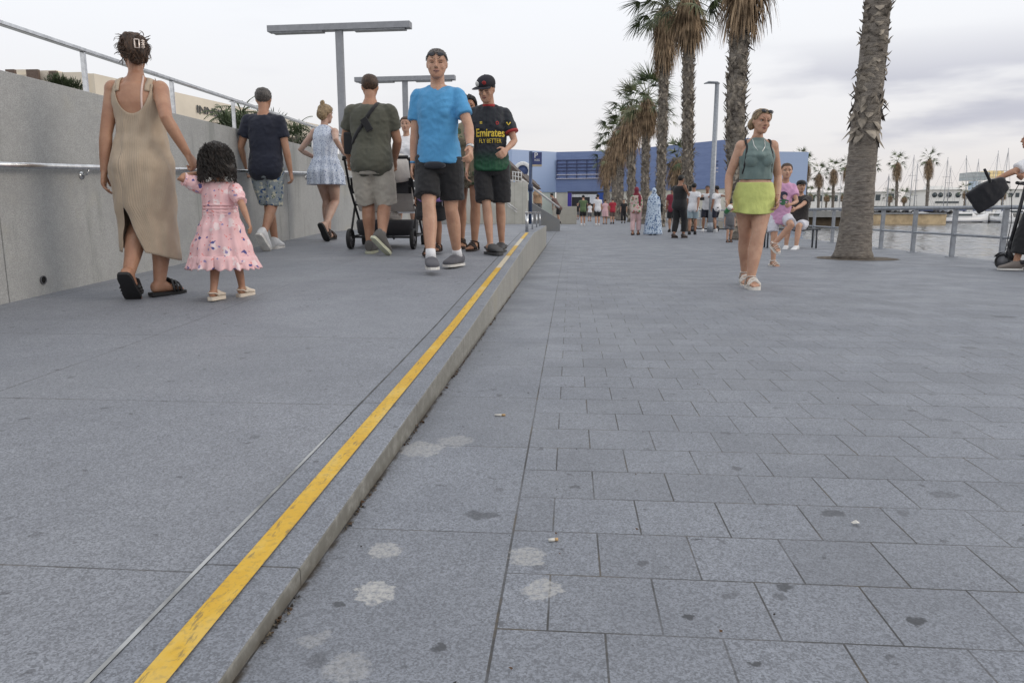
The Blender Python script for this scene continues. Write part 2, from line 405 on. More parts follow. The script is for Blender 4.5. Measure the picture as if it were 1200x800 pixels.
        ell(s.bm, sh, (.0325*H*k, .034*H*k, .035*H*k)); tube(s.bm, a, r, 14, rnd=True)
        # trapezius slope so that the shoulder joins the neck
        tube(s.bm, [s.S(.975)+V((side*.008*H, -.004*H, 0)), lerp(s.S(.955), sh, .5)+V((0, -.004*H, .002*H)), sh], [.022*H, .0235*H, .028*H*k], 12, rnd=True)
        if hand: s.hand(side, el, wr, palm, curl)
    def hand(s, side, el, wr, palm, curl):
        H = s.H*(1.0 if s.sex != 'c' else .95); d = (wr-el).normalized(); bm = s.bm
        n = V(palm) if palm is not None else V((-side, 0, 0)); n = (n-d*n.dot(d)).normalized()
        t = n.cross(d) if side < 0 else d.cross(n)      # towards the thumb
        t = t.normalized()
        if palm is None and t.y < 0: t = -t
        w0 = wr-d*.004*H
        loft(bm, [ring(w0, t*.0145*H, n*.0115*H, 14), ring(wr+d*.018*H, t*.021*H, n*.0105*H, 14, 2.4), ring(wr+d*.042*H, t*.0245*H, n*.0095*H, 14, 2.6), ring(wr+d*.054*H, t*.0235*H, n*.0075*H, 14, 2.6)])
        for i, (o, L) in enumerate(((.0178, .043), (.006, .049), (-.0062, .045), (-.018, .035))):
            p = wr+d*.050*H+t*o*H; pts = [p]; a = 0; dd = d+t*(o*3.2)
            dd.normalize()
            for j, q in enumerate((.42, .32, .26)):
                a += R(curl*(1, 1.2, .8)[j]+i*2); e = dd*cos(a)+n*sin(a); p = p+e*L*q*H; pts.append(p)
            tube(bm, pts, [.0054*H, .0052*H, .0047*H, .0038*H], 8, rnd=True)
        p = wr+d*.016*H+t*.018*H; e = (d*.75+t*.75+n*.25).normalized(); p2 = p+e*.024*H; e2 = (d*1.0+t*.25+n*.45).normalized()
        tube(bm, [p-e*.01*H, p, p2, p2+e2*.022*H], [.0075*H, .0078*H, .0062*H, .0045*H], 8, rnd=True)
    def leg(s, side, ankle=None, fa=0, pitch=0, hint=(0, 1, .05), shoe=None, wid=1.):
        H = s.H; x = {'m': .050, 'f': .052, 'c': .050}[s.sex]*H
        hip = V((side*x, -.004*H, s.zh+.005*H)); la = .045*H
        tot = s.zh-la; l1, l2 = tot*.50, tot*.515
        if ankle is None: ankle = V((side*.05*H, 0, la))
        kn, an = ik(hip, V(ankle), l1, l2, V(hint)); s.legs[side] = (hip, kn, an)
        k = s.limb*wid*(1.05 if s.sex == 'f' else 1.); r = [.054*k, .049*k, .040*k, .0315*k, .0335*k, .0335*k, .0255*k, .0195*k]
        if s.sex == 'c': r = [.050, .045, .038, .031, .033, .031, .026, .022]
        r = [q*H for q in r]
        b = V((0, -1, 0)); bk = (kn-an).normalized(); b = (b-bk*b.dot(bk)).normalized()*.008*H
        P = [hip, lerp(hip, kn, .25), lerp(hip, kn, .65), kn, lerp(kn, an, .2)+b, lerp(kn, an, .38)+b, lerp(kn, an, .7), an]
        tube(s.bm, P, r, 16, rnd=True)
        ell(s.bm, kn+V((0, .008*H, .003*H)), (.024*H*k, .022*H*k, .026*H*k))
        f = MX.Rotation(R(fa), 3, 'Z')@(MX.Rotation(R(pitch), 3, 'X')); s.foot(an, f, side, not shoe or shoe.get('kind') in ('sandal', 'slide'))
        s.legs[side] = (hip, kn, an, f)
        if shoe: s.shoe(an, f, side, **shoe)
    FS = [(-.036, .012, -.034, -.010), (-.030, .019, -.041, .0), (-.012, .022, -.042, .010), (.012, .0225, -.042, .010), (.035, .0245, -.042, -.004), (.060, .028, -.042, -.016), (.080, .028, -.042, -.022), (.096, .022, -.041, -.027)]
    def fring(s, an, f, q, inf=0, zl=None, zh=None, n=16, p=2.3, sc=1.):
        y, w, a, b = q; H = s.H*sc; a = (zl if zl is not None else a)*H; b = (zh if zh is not None else b)*H
        c = an+f@V((0, y*H, (a+b)/2)); return ring(c, f@V((w*H+inf, 0, 0)), f@V((0, 0, (b-a)/2+inf)), n, p)
    def foot(s, an, f, side, toes=True):
        loft(s.bm, [s.fring(an, f, q) for q in (s.FS if toes else s.FS[:6])])
        if not toes: return
        for i, (x, r) in enumerate(((-.019, .0088), (-.008, .0065), (.002, .006), (.0105, .0056), (.0185, .005))):
            x = x*side; y = .092-.004*i
            tube(s.bm, [an+f@V((x*s.H, (y-.012)*s.H, -.034*s.H)), an+f@V((x*s.H, (y+.014)*s.H, -.036*s.H))], r*s.H, 8, rnd=True)
    def shoe(s, an, f, side, kind='sneaker', mat=None, sole=None, h=.012, name=None):
        H = s.H; up = bmesh.new(); so = bmesh.new(); t = .004*H
        zb = -.042-h
        o = [(-.046, .014), (-.040, .022), (-.018, .027), (.012, .0265), (.040, .028), (.068, .0325), (.090, .031), (.106, .023), (.113, .012)]
        loft(so, [[an+f@V((cx, y*H, z)) for (cx, z) in ((-w*H, zb*H), (w*H, zb*H), (w*H*1.02, -.0405*H), (-w*H*1.02, -.0405*H))] for (y, w) in o])
        for fc in so.faces: fc.smooth = False
        if kind in ('sneaker', 'slipon'):
            top = .022 if kind == 'sneaker' else .006
            Q = [(-.042, .014, -.041, .005), (-.034, .023, -.041, top), (-.014, .026, -.041, top-.003), (.008, .026, -.041, top-.006), (.035, .0275, -.041, .002), (.062, .031, -.041, -.012), (.086, .030, -.041, -.020), (.102, .023, -.041, -.026), (.110, .012, -.040, -.032)]
            loft(up, [s.fring(an, f, q, inf=.0028*H, p=2.2) for q in Q])
            if kind == 'sneaker':
                for y in (.03, .042, .054): tube(up, [an+f@V((-.014*H, y*H, (-.002-(y-.03)*.45)*H)), an+f@V((0, (y+.004)*H, (.004-(y-.03)*.5)*H)), an+f@V((.014*H, y*H, (-.002-(y-.03)*.45)*H))], .0022*H, 6)
        elif kind == 'sandal':
            for y, zt in ((.074, -.012), (.050, -.002)):
                tube(up, [an+f@V((sx*.0305*H, y*H, z*H)) for sx, z in ((-1, -.042), (-.95, -.026), (-.5, zt), (0, zt+.006), (.5, zt), (.95, -.026), (1, -.042))], .0075*H, 8, flat=.35)
            tube(up, [an+f@V((x*H, y*H, z*H)) for x, y, z in ((-.027, -.012, -.04), (-.024, -.008, .0), (-.021, .018, .010), (0, .030, .013), (.021, .018, .010), (.024, -.008, .0), (.027, -.012, -.04))], .0065*H, 8, flat=.4)
            tube(up, [an+f@V((x*H, y*H, z*H)) for x, y, z in ((-.023, .0, .002), (-.020, -.030, .0), (0, -.041, .0), (.020, -.030, .0), (.023, .0, .002))], .0055*H, 8, flat=.5)
        elif kind == 'slide':
            for y, zt in ((.076, -.010), (.060, -.003), (.044, .004)):
                tube(up, [an+f@V((sx*.031*H, y*H, z*H)) for sx, z in ((-1, -.042), (-.97, -.026), (-.55, zt), (0, zt+.006), (.55, zt), (.97, -.026), (1, -.042))], .0095*H, 8, flat=.4)
        elif kind == 'clog':
            Q = [(.012, .030, -.042, .008), (.030, .031, -.042, .008), (.055, .034, -.042, -.006), (.082, .034, -.042, -.014), (.104, .028, -.042, -.020), (.116, .014, -.040, -.030)]
            loft(up, [s.fring(an, f, q, p=2.3) for q in Q])
            tube(up, [an+f@V((x*H, y*H, z*H)) for x, y, z in ((-.029, .015, -.03), (-.028, -.02, -.015), (0, -.050, -.012), (.028, -.02, -.015), (.029, .015, -.03))], .006*H, 8)
        nm = name or {'sandal': 'sandal', 'slide': 'slide_sandal', 'clog': 'clog'}.get(kind, 'shoe')
        if kind in ('sneaker', 'slipon', 'clog') :
            if s.near: me = remesh(up, .0045*max(1, s.H/1.4), 2); o1 = objm(nm, me, mat, s.root)
            else: o1 = obj(nm, up, mat, s.root)
        else: o1 = obj(nm, up, mat, s.root)
        obj('sole', so, sole or mat, o1)
    # --- garments
    def fold(s, amp=.006, seed=0, zs=.45, fr=10):
        o = V((seed*3.1, seed*1.7, seed*.9))
        def f(p):
            q = V((p.x*fr, p.y*fr, p.z*fr*zs))+o; q2 = V((p.x*fr*1.2+p.z*fr*.9, p.y*fr, p.z*fr*1.4-p.x*fr*.8))+o*2
            return amp*(NZ.noise(q)*1.1+(1-abs(NZ.noise(q2))*2.6)*.55+NZ.noise(q2*2.3)*.35)
        return f
    def tee(s, mat, frac=.55, hem=-.10, inf=.012, sl=.012, neck=.955, name='t_shirt', amp=.0085, hemw=.020, seed=1, mats=None, smat=None):
        bm = bmesh.new(); ts = [hem, hem+.06, .05, .2, .32, .42, .5, .6, .7, .78, .85, .9, .935, neck]
        def infl(t): return inf+hemw*max(0, 1-(t-hem)/.35)+(.010 if .15 < t < .6 else 0)
        loft(bm, [s.tring(t, infl(t)) for t in ts if t >= hem])
        if s.sex == 'f' or s.sex == 'm':
            for x in (-1, 1):
                hw, hd, yc = s.sec(.62); k = .034 if s.sex == 'f' else .03; ell(bm, s.S(.61)+V((x*.042*s.H, hd*(.80 if s.sex == 'f' else .62)+yc, 0)), (k*s.H+inf, .028*s.H+inf, k*s.H+inf))
        if hem < -.05:
            for x in (-1, 1): ell(bm, s.S(-.02)+V((x*.043*s.H, -.034*s.H, -.002*s.H)), (.053*s.H+inf+.008, .048*s.H+inf+.008, .056*s.H+inf+.008))
        for sd in s.arms:
            sh, el, wr = s.arms[sd]; k = s.limb*(.9 if s.sex == 'f' else 1); e = lerp(sh, el, min(1, frac)); r0 = .0335*s.H*k+inf*.8; r1 = .028*s.H*k+inf+sl
            P = [sh+V((0, 0, .002)), lerp(sh, el, frac*.5), e] if frac <= 1 else [sh, lerp(sh, el, .5), el, lerp(el, wr, frac-1)]
            Rr = [r0, (r0+r1)/2, r1] if frac <= 1 else [r0, r1, r1*.92, .0155*s.H+inf]
            ell(bm, sh, (r0*.93, r0, r0*.97)); tube(bm, P, Rr, 16); q_ = lerp(sh, s.S(.72), .38); ell(bm, q_, (.036*s.H+inf, .046*s.H+inf, .052*s.H+inf))
            tube(bm, [s.S(.955)+V((sd*.016*s.H, -.004*s.H, -.002*s.H)), lerp(s.S(.945), sh, .5)+V((0, -.004*s.H, .002*s.H)), sh], [.022*s.H+inf*.5, .0245*s.H+inf*.6, .0295*s.H*k+inf*.7], 14, rnd=True)
        me = remesh(bm, s.vox*1.15, 9, s.fold(amp, seed) if s.near else None)
        return objm(name, me, mats or mat, s.root)
    def shorts(s, mat, frac=.42, top=.10, inf=.010, flare=.018, name='shorts', amp=.007, seed=3):
        bm = bmesh.new(); H = s.H
        loft(bm, [s.tring(t, inf) for t in (-.17, -.10, -.05, 0, .05, top)])
        for sd in s.legs:
            hip, kn, an, f = s.legs[sd]; k = s.limb
            ell(bm, hip+V((0, -.03*H, -.01*H)), (.047*H+inf, .045*H+inf, .05*H+inf))
            tt = frac*2; ox = V((sd*flare*.55, 0, 0)); hip, kn, an = hip+ox*.5, kn+ox, an+ox*.6
            if tt <= 1:
                e = lerp(hip, kn, tt); r1 = lerp(.052, .036, tt)*H*k+inf+flare
                tube(bm, [hip+V((0, 0, .01*H)), lerp(hip, kn, tt*.5), e], [.054*H*k+inf, lerp(.052, .040, tt*.5)*H*k+inf+flare*.6, r1], 18)
            else:
                q = tt-1; e = lerp(kn, an, q); r1 = lerp(.034, .020, q)*H*k+inf+flare
                tube(bm, [hip+V((0, 0, .01*H)), lerp(hip, kn, .5), kn, lerp(kn, e, .5), e], [.054*H*k+inf, .046*H*k+inf+flare*.4, .034*H*k+inf+flare*.7, .033*H*k+inf+flare*.8, r1], 18)
        me = remesh(bm, s.vox*1.15, 4, s.fold(amp, seed, .35) if s.near else None)
        return objm(name, me, mat, s.root)
    def sheet(s, name, mat, tabz, nz=40, na=96, ztop=None, zbot=None, gap=None, a0=-pi/2, folds=0, nf=11, th=.004, seed=0, p=2.3, amp=.003):
        """garment wall: tabz rows (z, hw, hd, xc, yc) in metres; ztop/zbot functions of the angle; gap = slit half-angle by z"""
        z0 = tabz[0][0]; z1 = tabz[-1][0]; bm = bmesh.new(); uvl = bm.loops.layers.uv.new('uv'); rows = []
        for i in range(nz+1):
            row = []
            for j in range(na+1):
                g = 0; aa = 2*pi*j/na
                lo = zbot(a0+aa) if zbot else z0; hi = ztop(a0+aa) if ztop else z1
                z = lerp(lo, hi, i/nz)
                if gap: g = gap(z)
                a = a0+g+aa*(2*pi-2*g)/(2*pi)
                hw, hd, xc, yc = prof(tabz, z)
                k = max(0, (z1-z)/(z1-z0)); fo = folds*k**1.3*(sin(a*nf+seed+2*NZ.noise(V((cos(a)*2, sin(a)*2, z*2+seed))))+.5*sin(a*nf*.6+seed*2))
                q = amp*NZ.noise(V((cos(a)*3, sin(a)*3, z*9+seed)))*2
                ca, sa = cos(a), sin(a); rx = math.copysign(abs(ca)**(2/p), ca); ry = math.copysign(abs(sa)**(2/p), sa)
                row.append(bm.verts.new((xc+(hw+fo+q)*rx, yc+(hd+fo+q)*ry, z)))
            rows.append(row)
        for i in range(nz):
            for j in range(na):
                f = bm.faces.new((rows[i][j], rows[i][j+1], rows[i+1][j+1], rows[i+1][j])); f.smooth = True
                for l, (a, b) in zip(f.loops, ((j, i), (j+1, i), (j+1, i+1), (j, i+1))): l[uvl].uv = (a/na, b/nz)
        if not gap: bmesh.ops.remove_doubles(bm, verts=bm.verts, dist=1e-5)
        if getattr(s, 'bv', None):
            for v in bm.verts:
                l, n, ix, dd = s.bv.find_nearest(v.co)
                if l is None: continue
                ins = (v.co-l).dot(n) < 0
                if (ins or dd < .007) and dd < .05: v.co = l+n*.007
            bmesh.ops.smooth_vert(bm, verts=[v for v in bm.verts if not v.is_boundary], factor=.5, use_axis_x=True, use_axis_y=True, use_axis_z=True)
        me = bpy.data.meshes.new('t'); bm.to_mesh(me); bm.free()
        me = evald(me, [('SOLIDIFY', dict(thickness=th, offset=0))])
        for q in me.polygons: q.use_smooth = True
        return objm(name, me, mat, s.root)
    def finish(s, face=True, lips=(.36, .15, .12), brow=(.08, .05, .03), eyes='open', iris=(.12, .08, .05)):
        me = remesh(s.bm, s.vox, 3)
        bm = bmesh.new(); bm.from_mesh(me); bpy.data.meshes.remove(me)
        bm.faces.ensure_lookup_table(); Ri = s.HR.inverted(); mats = [s.skin]
        if face:
            mats += [M('lips_%d' % int(lips[0]*100), lips, .45, .1), M('brow_hair', brow, .8, .2), M('eye_white', (.62, .58, .54), .25, .02), M('iris_dark', iris, .15, .1)]
            from mathutils.bvhtree import BVHTree as BT
            fb = BT.FromBMesh(bm); h = s.hh
            def sf(x, z, o=0):
                r_ = fb.ray_cast(s.hp(x, 1.0, z), s.HR@V((0, -1, 0))); y = (Ri@(r_[0]-s.hc)).y/h if r_[0] else .38
                return s.hp(x, y+o, z)
            lw = {'m': .105, 'f': .098, 'c': .085}[s.sex]
            tube(bm, [sf(-lw, -.262, -.006), sf(-lw*.5, -.25, .004), sf(0, -.256, .008), sf(lw*.5, -.25, .004), sf(lw, -.262, -.006)], [.008*h, .020*h, .021*h, .020*h, .008*h], 8, rnd=True, mi=1)
            tube(bm, [sf(-lw*.85, -.285, -.008), sf(0, -.298, .004), sf(lw*.85, -.285, -.008)], [.008*h, .026*h, .008*h], 8, rnd=True, mi=1)
            tube(bm, [sf(-lw*.95, -.272, .006), sf(0, -.276, .020), sf(lw*.95, -.272, .006)], [.006*h, .009*h, .006*h], 6, rnd=True, mi=4)
            for x in (-1, 1):
                for y_ in (0, 1): tube(bm, [sf(x*.055, .120, -.008), sf(x*.13, .150+.008*y_, -.006), sf(x*.235, .128, -.010)], [.013*h, .017*h, .007*h], 8, rnd=True, mi=2)
                if eyes == 'open':
                    ell(bm, sf(x*.145, .02, -.014), (.060*h, .026*h, .030*h), s.HR, 12, 7, 3)
                    ell(bm, sf(x*.145, .02, .002), (.028*h, .014*h, .028*h), s.HR, 10, 7, 4)
                dz = .052 if eyes == 'open' else .012
                tube(bm, [sf(x*.08, .015, -.002), sf(x*.115, dz, .006), sf(x*.175, dz, .006), sf(x*.215, .018, -.004)], [.008*h, .013*h, .013*h, .008*h], 6, rnd=True, mi=2)
                ell(bm, sf(x*.035, -.165, -.004), (.018*h, .012*h, .012*h), s.HR, 8, 5, 4)
        from mathutils.bvhtree import BVHTree
        s.bv = BVHTree.FromBMesh(bm)
        me = bpy.data.meshes.new('body'); bm.to_mesh(me); bm.free()
        for q in me.polygons: q.use_smooth = True
        objm('body', me, mats, s.root); return s
    # --- hair
    def headr(s, d):
        """radius of the head (in head heights) along local direction d"""
        lo, hi = .05, .75
        for _ in range(12):
            m = (lo+hi)/2; p = d*m; ins = False
            if -.5 < p.z < .5:
                w, yf, yb = prof(HEADS, p.z); cy = (yf+yb)/2; ins = (abs(p.x)/w)**2.15+(abs(p.y-cy)/((yf-yb)/2))**2.15 < 1
            if ins: lo = m
            else: hi = m
        return lo
    def hair(s, mat, thick=.035, front=.34, side=-.02, back=-.30, lump=.01, lf=6, strands=0, slen=.12, top=1., name='hair', srad=.006, temple=None):
        bm = bmesh.new(); nu, nv = 48, 22; h = s.hh; rows = []
        def zl(a):      # a: 0 = front
            c = cos(a); 
            if c > .55: return lerp(temple if temple is not None else lerp(side, front, .55), front, min(1, (c-.55)/.3))
            if c > -.1: return lerp(side, temple if temple is not None else lerp(side, front, .55), (c+.1)/.65)
            return lerp(back, side, min(1, (c+1)/.7))
        for j in range(nu):
            a = 2*pi*j/nu; col = []
            for i in range(nv+1):
                # march elevation from hairline to the crown
                z0 = zl(a); e0 = atan2(z0, .40 if cos(a) > 0 else .44); e = lerp(e0, pi/2, i/nv)
                d = V((-sin(a)*cos(e), cos(a)*cos(e), sin(e))); rr = s.headr(d)
                k = thick*min(1, .35+i/nv*5)*(top if e > .9 else 1)
                r = rr*(1.0)+k+lump*NZ.noise(V((d.x*lf, d.y*lf, d.z*lf*1.3)))*1.6
                col.append((d, r))
            rows.append(col)
        outer = [[bm.verts.new(s.hp(*(d*r))) for d, r in c] for c in rows]; inner = [[bm.verts.new(s.hp(*(d*(s.headr(d)*.93)))) for d, r in c] for c in rows]
        for j in range(nu):
            k = (j+1) % nu
            for i in range(nv):
                bm.faces.new((outer[j][i], outer[k][i], outer[k][i+1], outer[j][i+1])); bm.faces.new((inner[j][i+1], inner[k][i+1], inner[k][i], inner[j][i]))
            bm.faces.new((inner[j][0], inner[k][0], outer[k][0], outer[j][0]))
        bmesh.ops.remove_doubles(bm, verts=bm.verts, dist=h*.002)
        for f in bm.faces: f.smooth = True
        rnd = random.Random(int(s.H*1000)+len(name))
        for q in range(strands):
            a = rnd.uniform(0, 2*pi); e = rnd.uniform(atan2(zl(a), .44), 1.3); d = V((-sin(a)*cos(e), cos(a)*cos(e), sin(e))); r = s.headr(d)+thick*.7
            p = d*r; g = V((rnd.uniform(-.3, .3), rnd.uniform(-.3, .3), -1)); g = (g-d*g.dot(d)).normalized(); pts = []
            for m in range(5):
                pts.append(s.hp(*p)); p = p+g*slen*.25+d*rnd.uniform(-.008, .014); g = (g+V((rnd.uniform(-.4, .4), rnd.uniform(-.4, .4), -.2))).normalized()
                dn = p.normalized(); rr = s.headr(dn)+thick*.8
                if p.length < rr: p = dn*rr
            tube(bm, pts, [srad*h, srad*h*1.4, srad*h*1.3, srad*h, srad*h*.3], 5)
        return obj(name, bm, mat, s.root)
def hairmat(name, c, c2=None, rough=.55):
    if name in MATS: return MATS[name]
    t = NT(name); p = t.coord('Object'); f = t.noise(t.mapping(p, scale=(1, 1, .25)), 130, 4, .7); g = t.noise(p, 18, 3, .6)
    col = t.mix(t.rmp(f, .35, .68), tuple(x*.55 for x in c), c2 or tuple(min(1, x*1.9) for x in c)); col = t.mix(t.math('MULTIPLY', t.rmp(g, .4, .65), .4), col, tuple(x*.45 for x in c))
    t.bump(f, .5, .006); MATS[name] = t.done(col, rough); return MATS[name]
# ------------------------------------------------------------ the people on the ramp
def gp(u, v): p = RP(u, v); return (p.x, p.y, ramp_z(p.y))
def strap(s, name, pts, w, th, mat, parent=None):
    bm = bmesh.new(); tube(bm, pts, w, 8, flat=th); return obj(name, bm, mat, parent or s.root)
def ribbon(s, name, pts, w, mat=None, parent=None, tgt=None, off=.004, th=.004):
    from mathutils.bvhtree import BVHTree
    bv = s.bv if tgt is None else BVHTree.FromPolygons([v.co for v in tgt.data.vertices], [p.vertices for p in tgt.data.polygons])
    fine = []
    for a, b in zip(pts[:-1], pts[1:]):
        n = max(2, int((b-a).length/.012)); fine += [lerp(a, b, i/n) for i in range(n)]
    fine.append(pts[-1]); P = []; N = []
    for p in fine:
        l, n, i, d = bv.find_nearest(p); P.append(l+n*off); N.append(n)
    for _ in range(3):
        P = [P[0]]+[(P[i-1]+P[i]*2+P[i+1])/4 for i in range(1, len(P)-1)]+[P[-1]]; N = [N[0]]+[(N[i-1]+N[i]*2+N[i+1]).normalized() for i in range(1, len(N)-1)]+[N[-1]]
    bm = bmesh.new(); rs = []
    for i in range(len(P)):
        t = (P[min(i+1, len(P)-1)]-P[max(0, i-1)]).normalized(); sd = t.cross(N[i]).normalized()*w/2
        rs.append([P[i]-sd-N[i]*th, P[i]-sd, P[i]+N[i]*th*.6, P[i]+sd, P[i]+sd-N[i]*th])
    loft(bm, rs); return obj(name, bm, mat, parent or s.root)
def sock(s, sd, mat):
    hip, kn, an, f = s.legs[sd]; bm = bmesh.new(); d = (kn-an).normalized(); H = s.H
    tube(bm, [an-d*.01*H, an+d*.02*H, an+d*.036*H], [.026*H, .0235*H, .0235*H], 14); obj('sock', bm, mat, s.root)
black = cloth('black_cloth', (.012, .012, .014)); blk2 = M('black_rubber', (.015, .015, .016), .6); whitec = cloth('white_cloth', (.72, .72, .74)); white_rub = M('white_rubber', (.72, .70, .66), .5)
tanl = (.42, .235, .15); pale = (.50, .30, .205); brownsk = (.33, .18, .115)
br_hair = hairmat('brown_hair', (.035, .02, .013), (.12, .065, .035)); dk_hair = hairmat('dark_hair', (.010, .008, .007), (.035, .024, .018)); bl_hair = hairmat('blonde_hair', (.20, .13, .065), (.48, .35, .2)); gr_hair = hairmat('grey_hair', (.05, .045, .042), (.16, .14, .13)); bk_hair = hairmat('black_hair', (.008, .007, .007), (.02, .018, .018))

def tan_woman():
    s = Person((-2.86, 4.88, ramp_z(4.88)), 1.70, 8, 'f', sk=tanl, bulk=1.08, limb=1.12, vox=.0065, hyaw=22, hpitch=6,
               label='woman in a long beige ribbed dress holding the little girl by the hand')
    s.arm(-1, s.loc(W(122, 203, 4.78)), (-.6, -1, .0), palm=(1, .2, 0), curl=22); s.arm(1, s.loc(W(220, 181, 4.80)), (.3, -1, -.6), palm=(.2, .3, -.9), curl=58)
    sl = dict(kind='slide', mat=M('black_leather', (.016, .015, .015), .5), sole=blk2, h=.012)
    s.leg(-1, V((-.075, -.19, .175)), 6, -48, shoe=sl); s.leg(1, V((.045, -.01, .096)), -32, 0, shoe=sl)
    s.finish(face=True)
    t = NT('ribbed_knit'); uv = t.coord('UV'); w = t.n('ShaderNodeTexWave', wave_type='BANDS', bands_direction='X'); t.l(uv, w.inputs[0]); w.inputs['Scale'].default_value = 30
    f = t.noise(t.coord('Object'), 7, 4, .6); g = t.math('ADD', w.outputs['Fac'], t.math('MULTIPLY', t.noise(t.mapping(t.coord('Object'), scale=(1, 1, .5)), 13, 4, .5), 3)); t.bump(g, .28, .006)
    cc = t.mix(t.rmp(f, .3, .7), (.43, .34, .25), (.50, .40, .295)); cc = t.mix(t.math('MULTIPLY', w.outputs['Fac'], .18), cc, (.33, .255, .18)); t.b.inputs['Sheen Weight'].default_value = .2
    dm = t.done(cc, .85)
    T = [(.22, .185, .135, .01, -.01), (.45, .182, .142, .005, -.01), (.66, .190, .155, 0, -.02), (.86, .197, .158, 0, -.026), (1.0, .170, .134, 0, -.012), (1.09, .150, .115, 0, .002), (1.2, .156, .118, 0, .008), (1.29, .158, .128, 0, .012), (1.36, .150, .102, 0, .0), (1.43, .132, .072, 0, -.004)]
    def zt(a):
        d = abs((a+pi/2+pi) % (2*pi)-pi); fr = d > pi/2; d = min(d, pi-d); d = math.degrees(d); lo = 1.20 if not fr else 1.27
        return lo+.19*(d/50)**2 if d < 50 else (1.39 if d < 58 else lerp(1.39, 1.255, min(1, (d-58)/22)))
    def zb(a): return .285-.045*cos(a)
    def gap(z): return max(0, (.62-z)/.36)**1.0*.55 if z < .60 else 0
    d = s.sheet('dress', dm, T, 60, 150, zt, zb, gap, -pi/2-.42, folds=.004, nf=5, amp=.007, seed=2)
    for x in (-1, 1):
        ribbon(s, 'strap', [V((x*.112, -.11, 1.35)), V((x*.110, -.09, 1.39)), V((x*.100, -.026, 1.45)), V((x*.098, .07, 1.37)), V((x*.094, .12, 1.28))], .036, dm, d, off=.007)
    ribbon(s, 'bra_strap', [V((.066, -.125, 1.20)), V((.064, -.10, 1.32)), V((.060, -.03, 1.45))], .012, cloth('pink_lace', (.72, .56, .5)))
    h = s.hair(br_hair, .075, .36, -.02, -.36, .03, 7, 60, .16, 1.2, srad=.007)
    bm = bmesh.new()
    for (x, y, z, a, b, c) in [(0, -.50, .12, .26, .16, .30), (.14, -.46, -.05, .22, .15, .22), (-.10, -.48, .30, .22, .16, .18), (.05, -.40, -.22, .24, .14, .16), (.26, -.32, -.16, .14, .14, .16), (-.22, -.3, .3, .16, .2, .16)]: ell(bm, s.hp(x, y, z), (a*s.hh, b*s.hh, c*s.hh), s.HR)
    me = remesh(bm, .007, 2, lambda p: .011*NZ.noise(V((p.x*26, p.y*26, p.z*16)))); bm = bmesh.new(); bm.from_mesh(me)
    rr = random.Random(3)
    for i in range(170):
        a = rr.uniform(-1.4, 1.4); z = rr.uniform(-.35, .5); c = s.hp(sin(a)*.33, -.36-.22*cos(a), z*.85); g = V((rr.uniform(-1, 1)*cos(a), -.05, rr.uniform(-1, .3))).normalized(); pts = [c]
        for k in range(4): pts.append(pts[-1]+g*.012); g = (g+V((rr.uniform(-.7, .7), rr.uniform(-.3, .2), rr.uniform(-.6, .3)))).normalized()
        tube(bm, pts, [.0015, .003, .003, .002, .0008], 5)
    for i in range(22):
        x = rr.choice((-1, 1)); c = s.hp(x*.34, rr.uniform(-.4, -.1), rr.uniform(-.1, .35)); g = V((x*.8, rr.uniform(-.4, 0), rr.uniform(-.4, .8))).normalized(); pts = [c]
        for k in range(5): pts.append(pts[-1]+g*.011); g = (g+V((-x*.25, 0, -.45))).normalized()
        tube(bm, pts, .0011, 4)
    obj('updo', bm, br_hair, h)
    bm = bmesh.new(); w = s.hh
    def cp(x, z): return s.hp(x, -.665-.02*abs(z), z)
    tube(bm, [cp(.03, .24), cp(.15, .24), cp(.15, .0), cp(.03, .0), cp(.03, .24)], .006, 6)
    for k in range(4): tube(bm, [cp(.20, .22-k*.065), cp(.30, .20-k*.055)], .0045, 6)
    tube(bm, [cp(.25, .25), cp(.25, -.02)], .0045, 6)
    obj('hair_claw', bm, M('clip_metal', (.72, .62, .55), .25, .05, metal=.7), h)

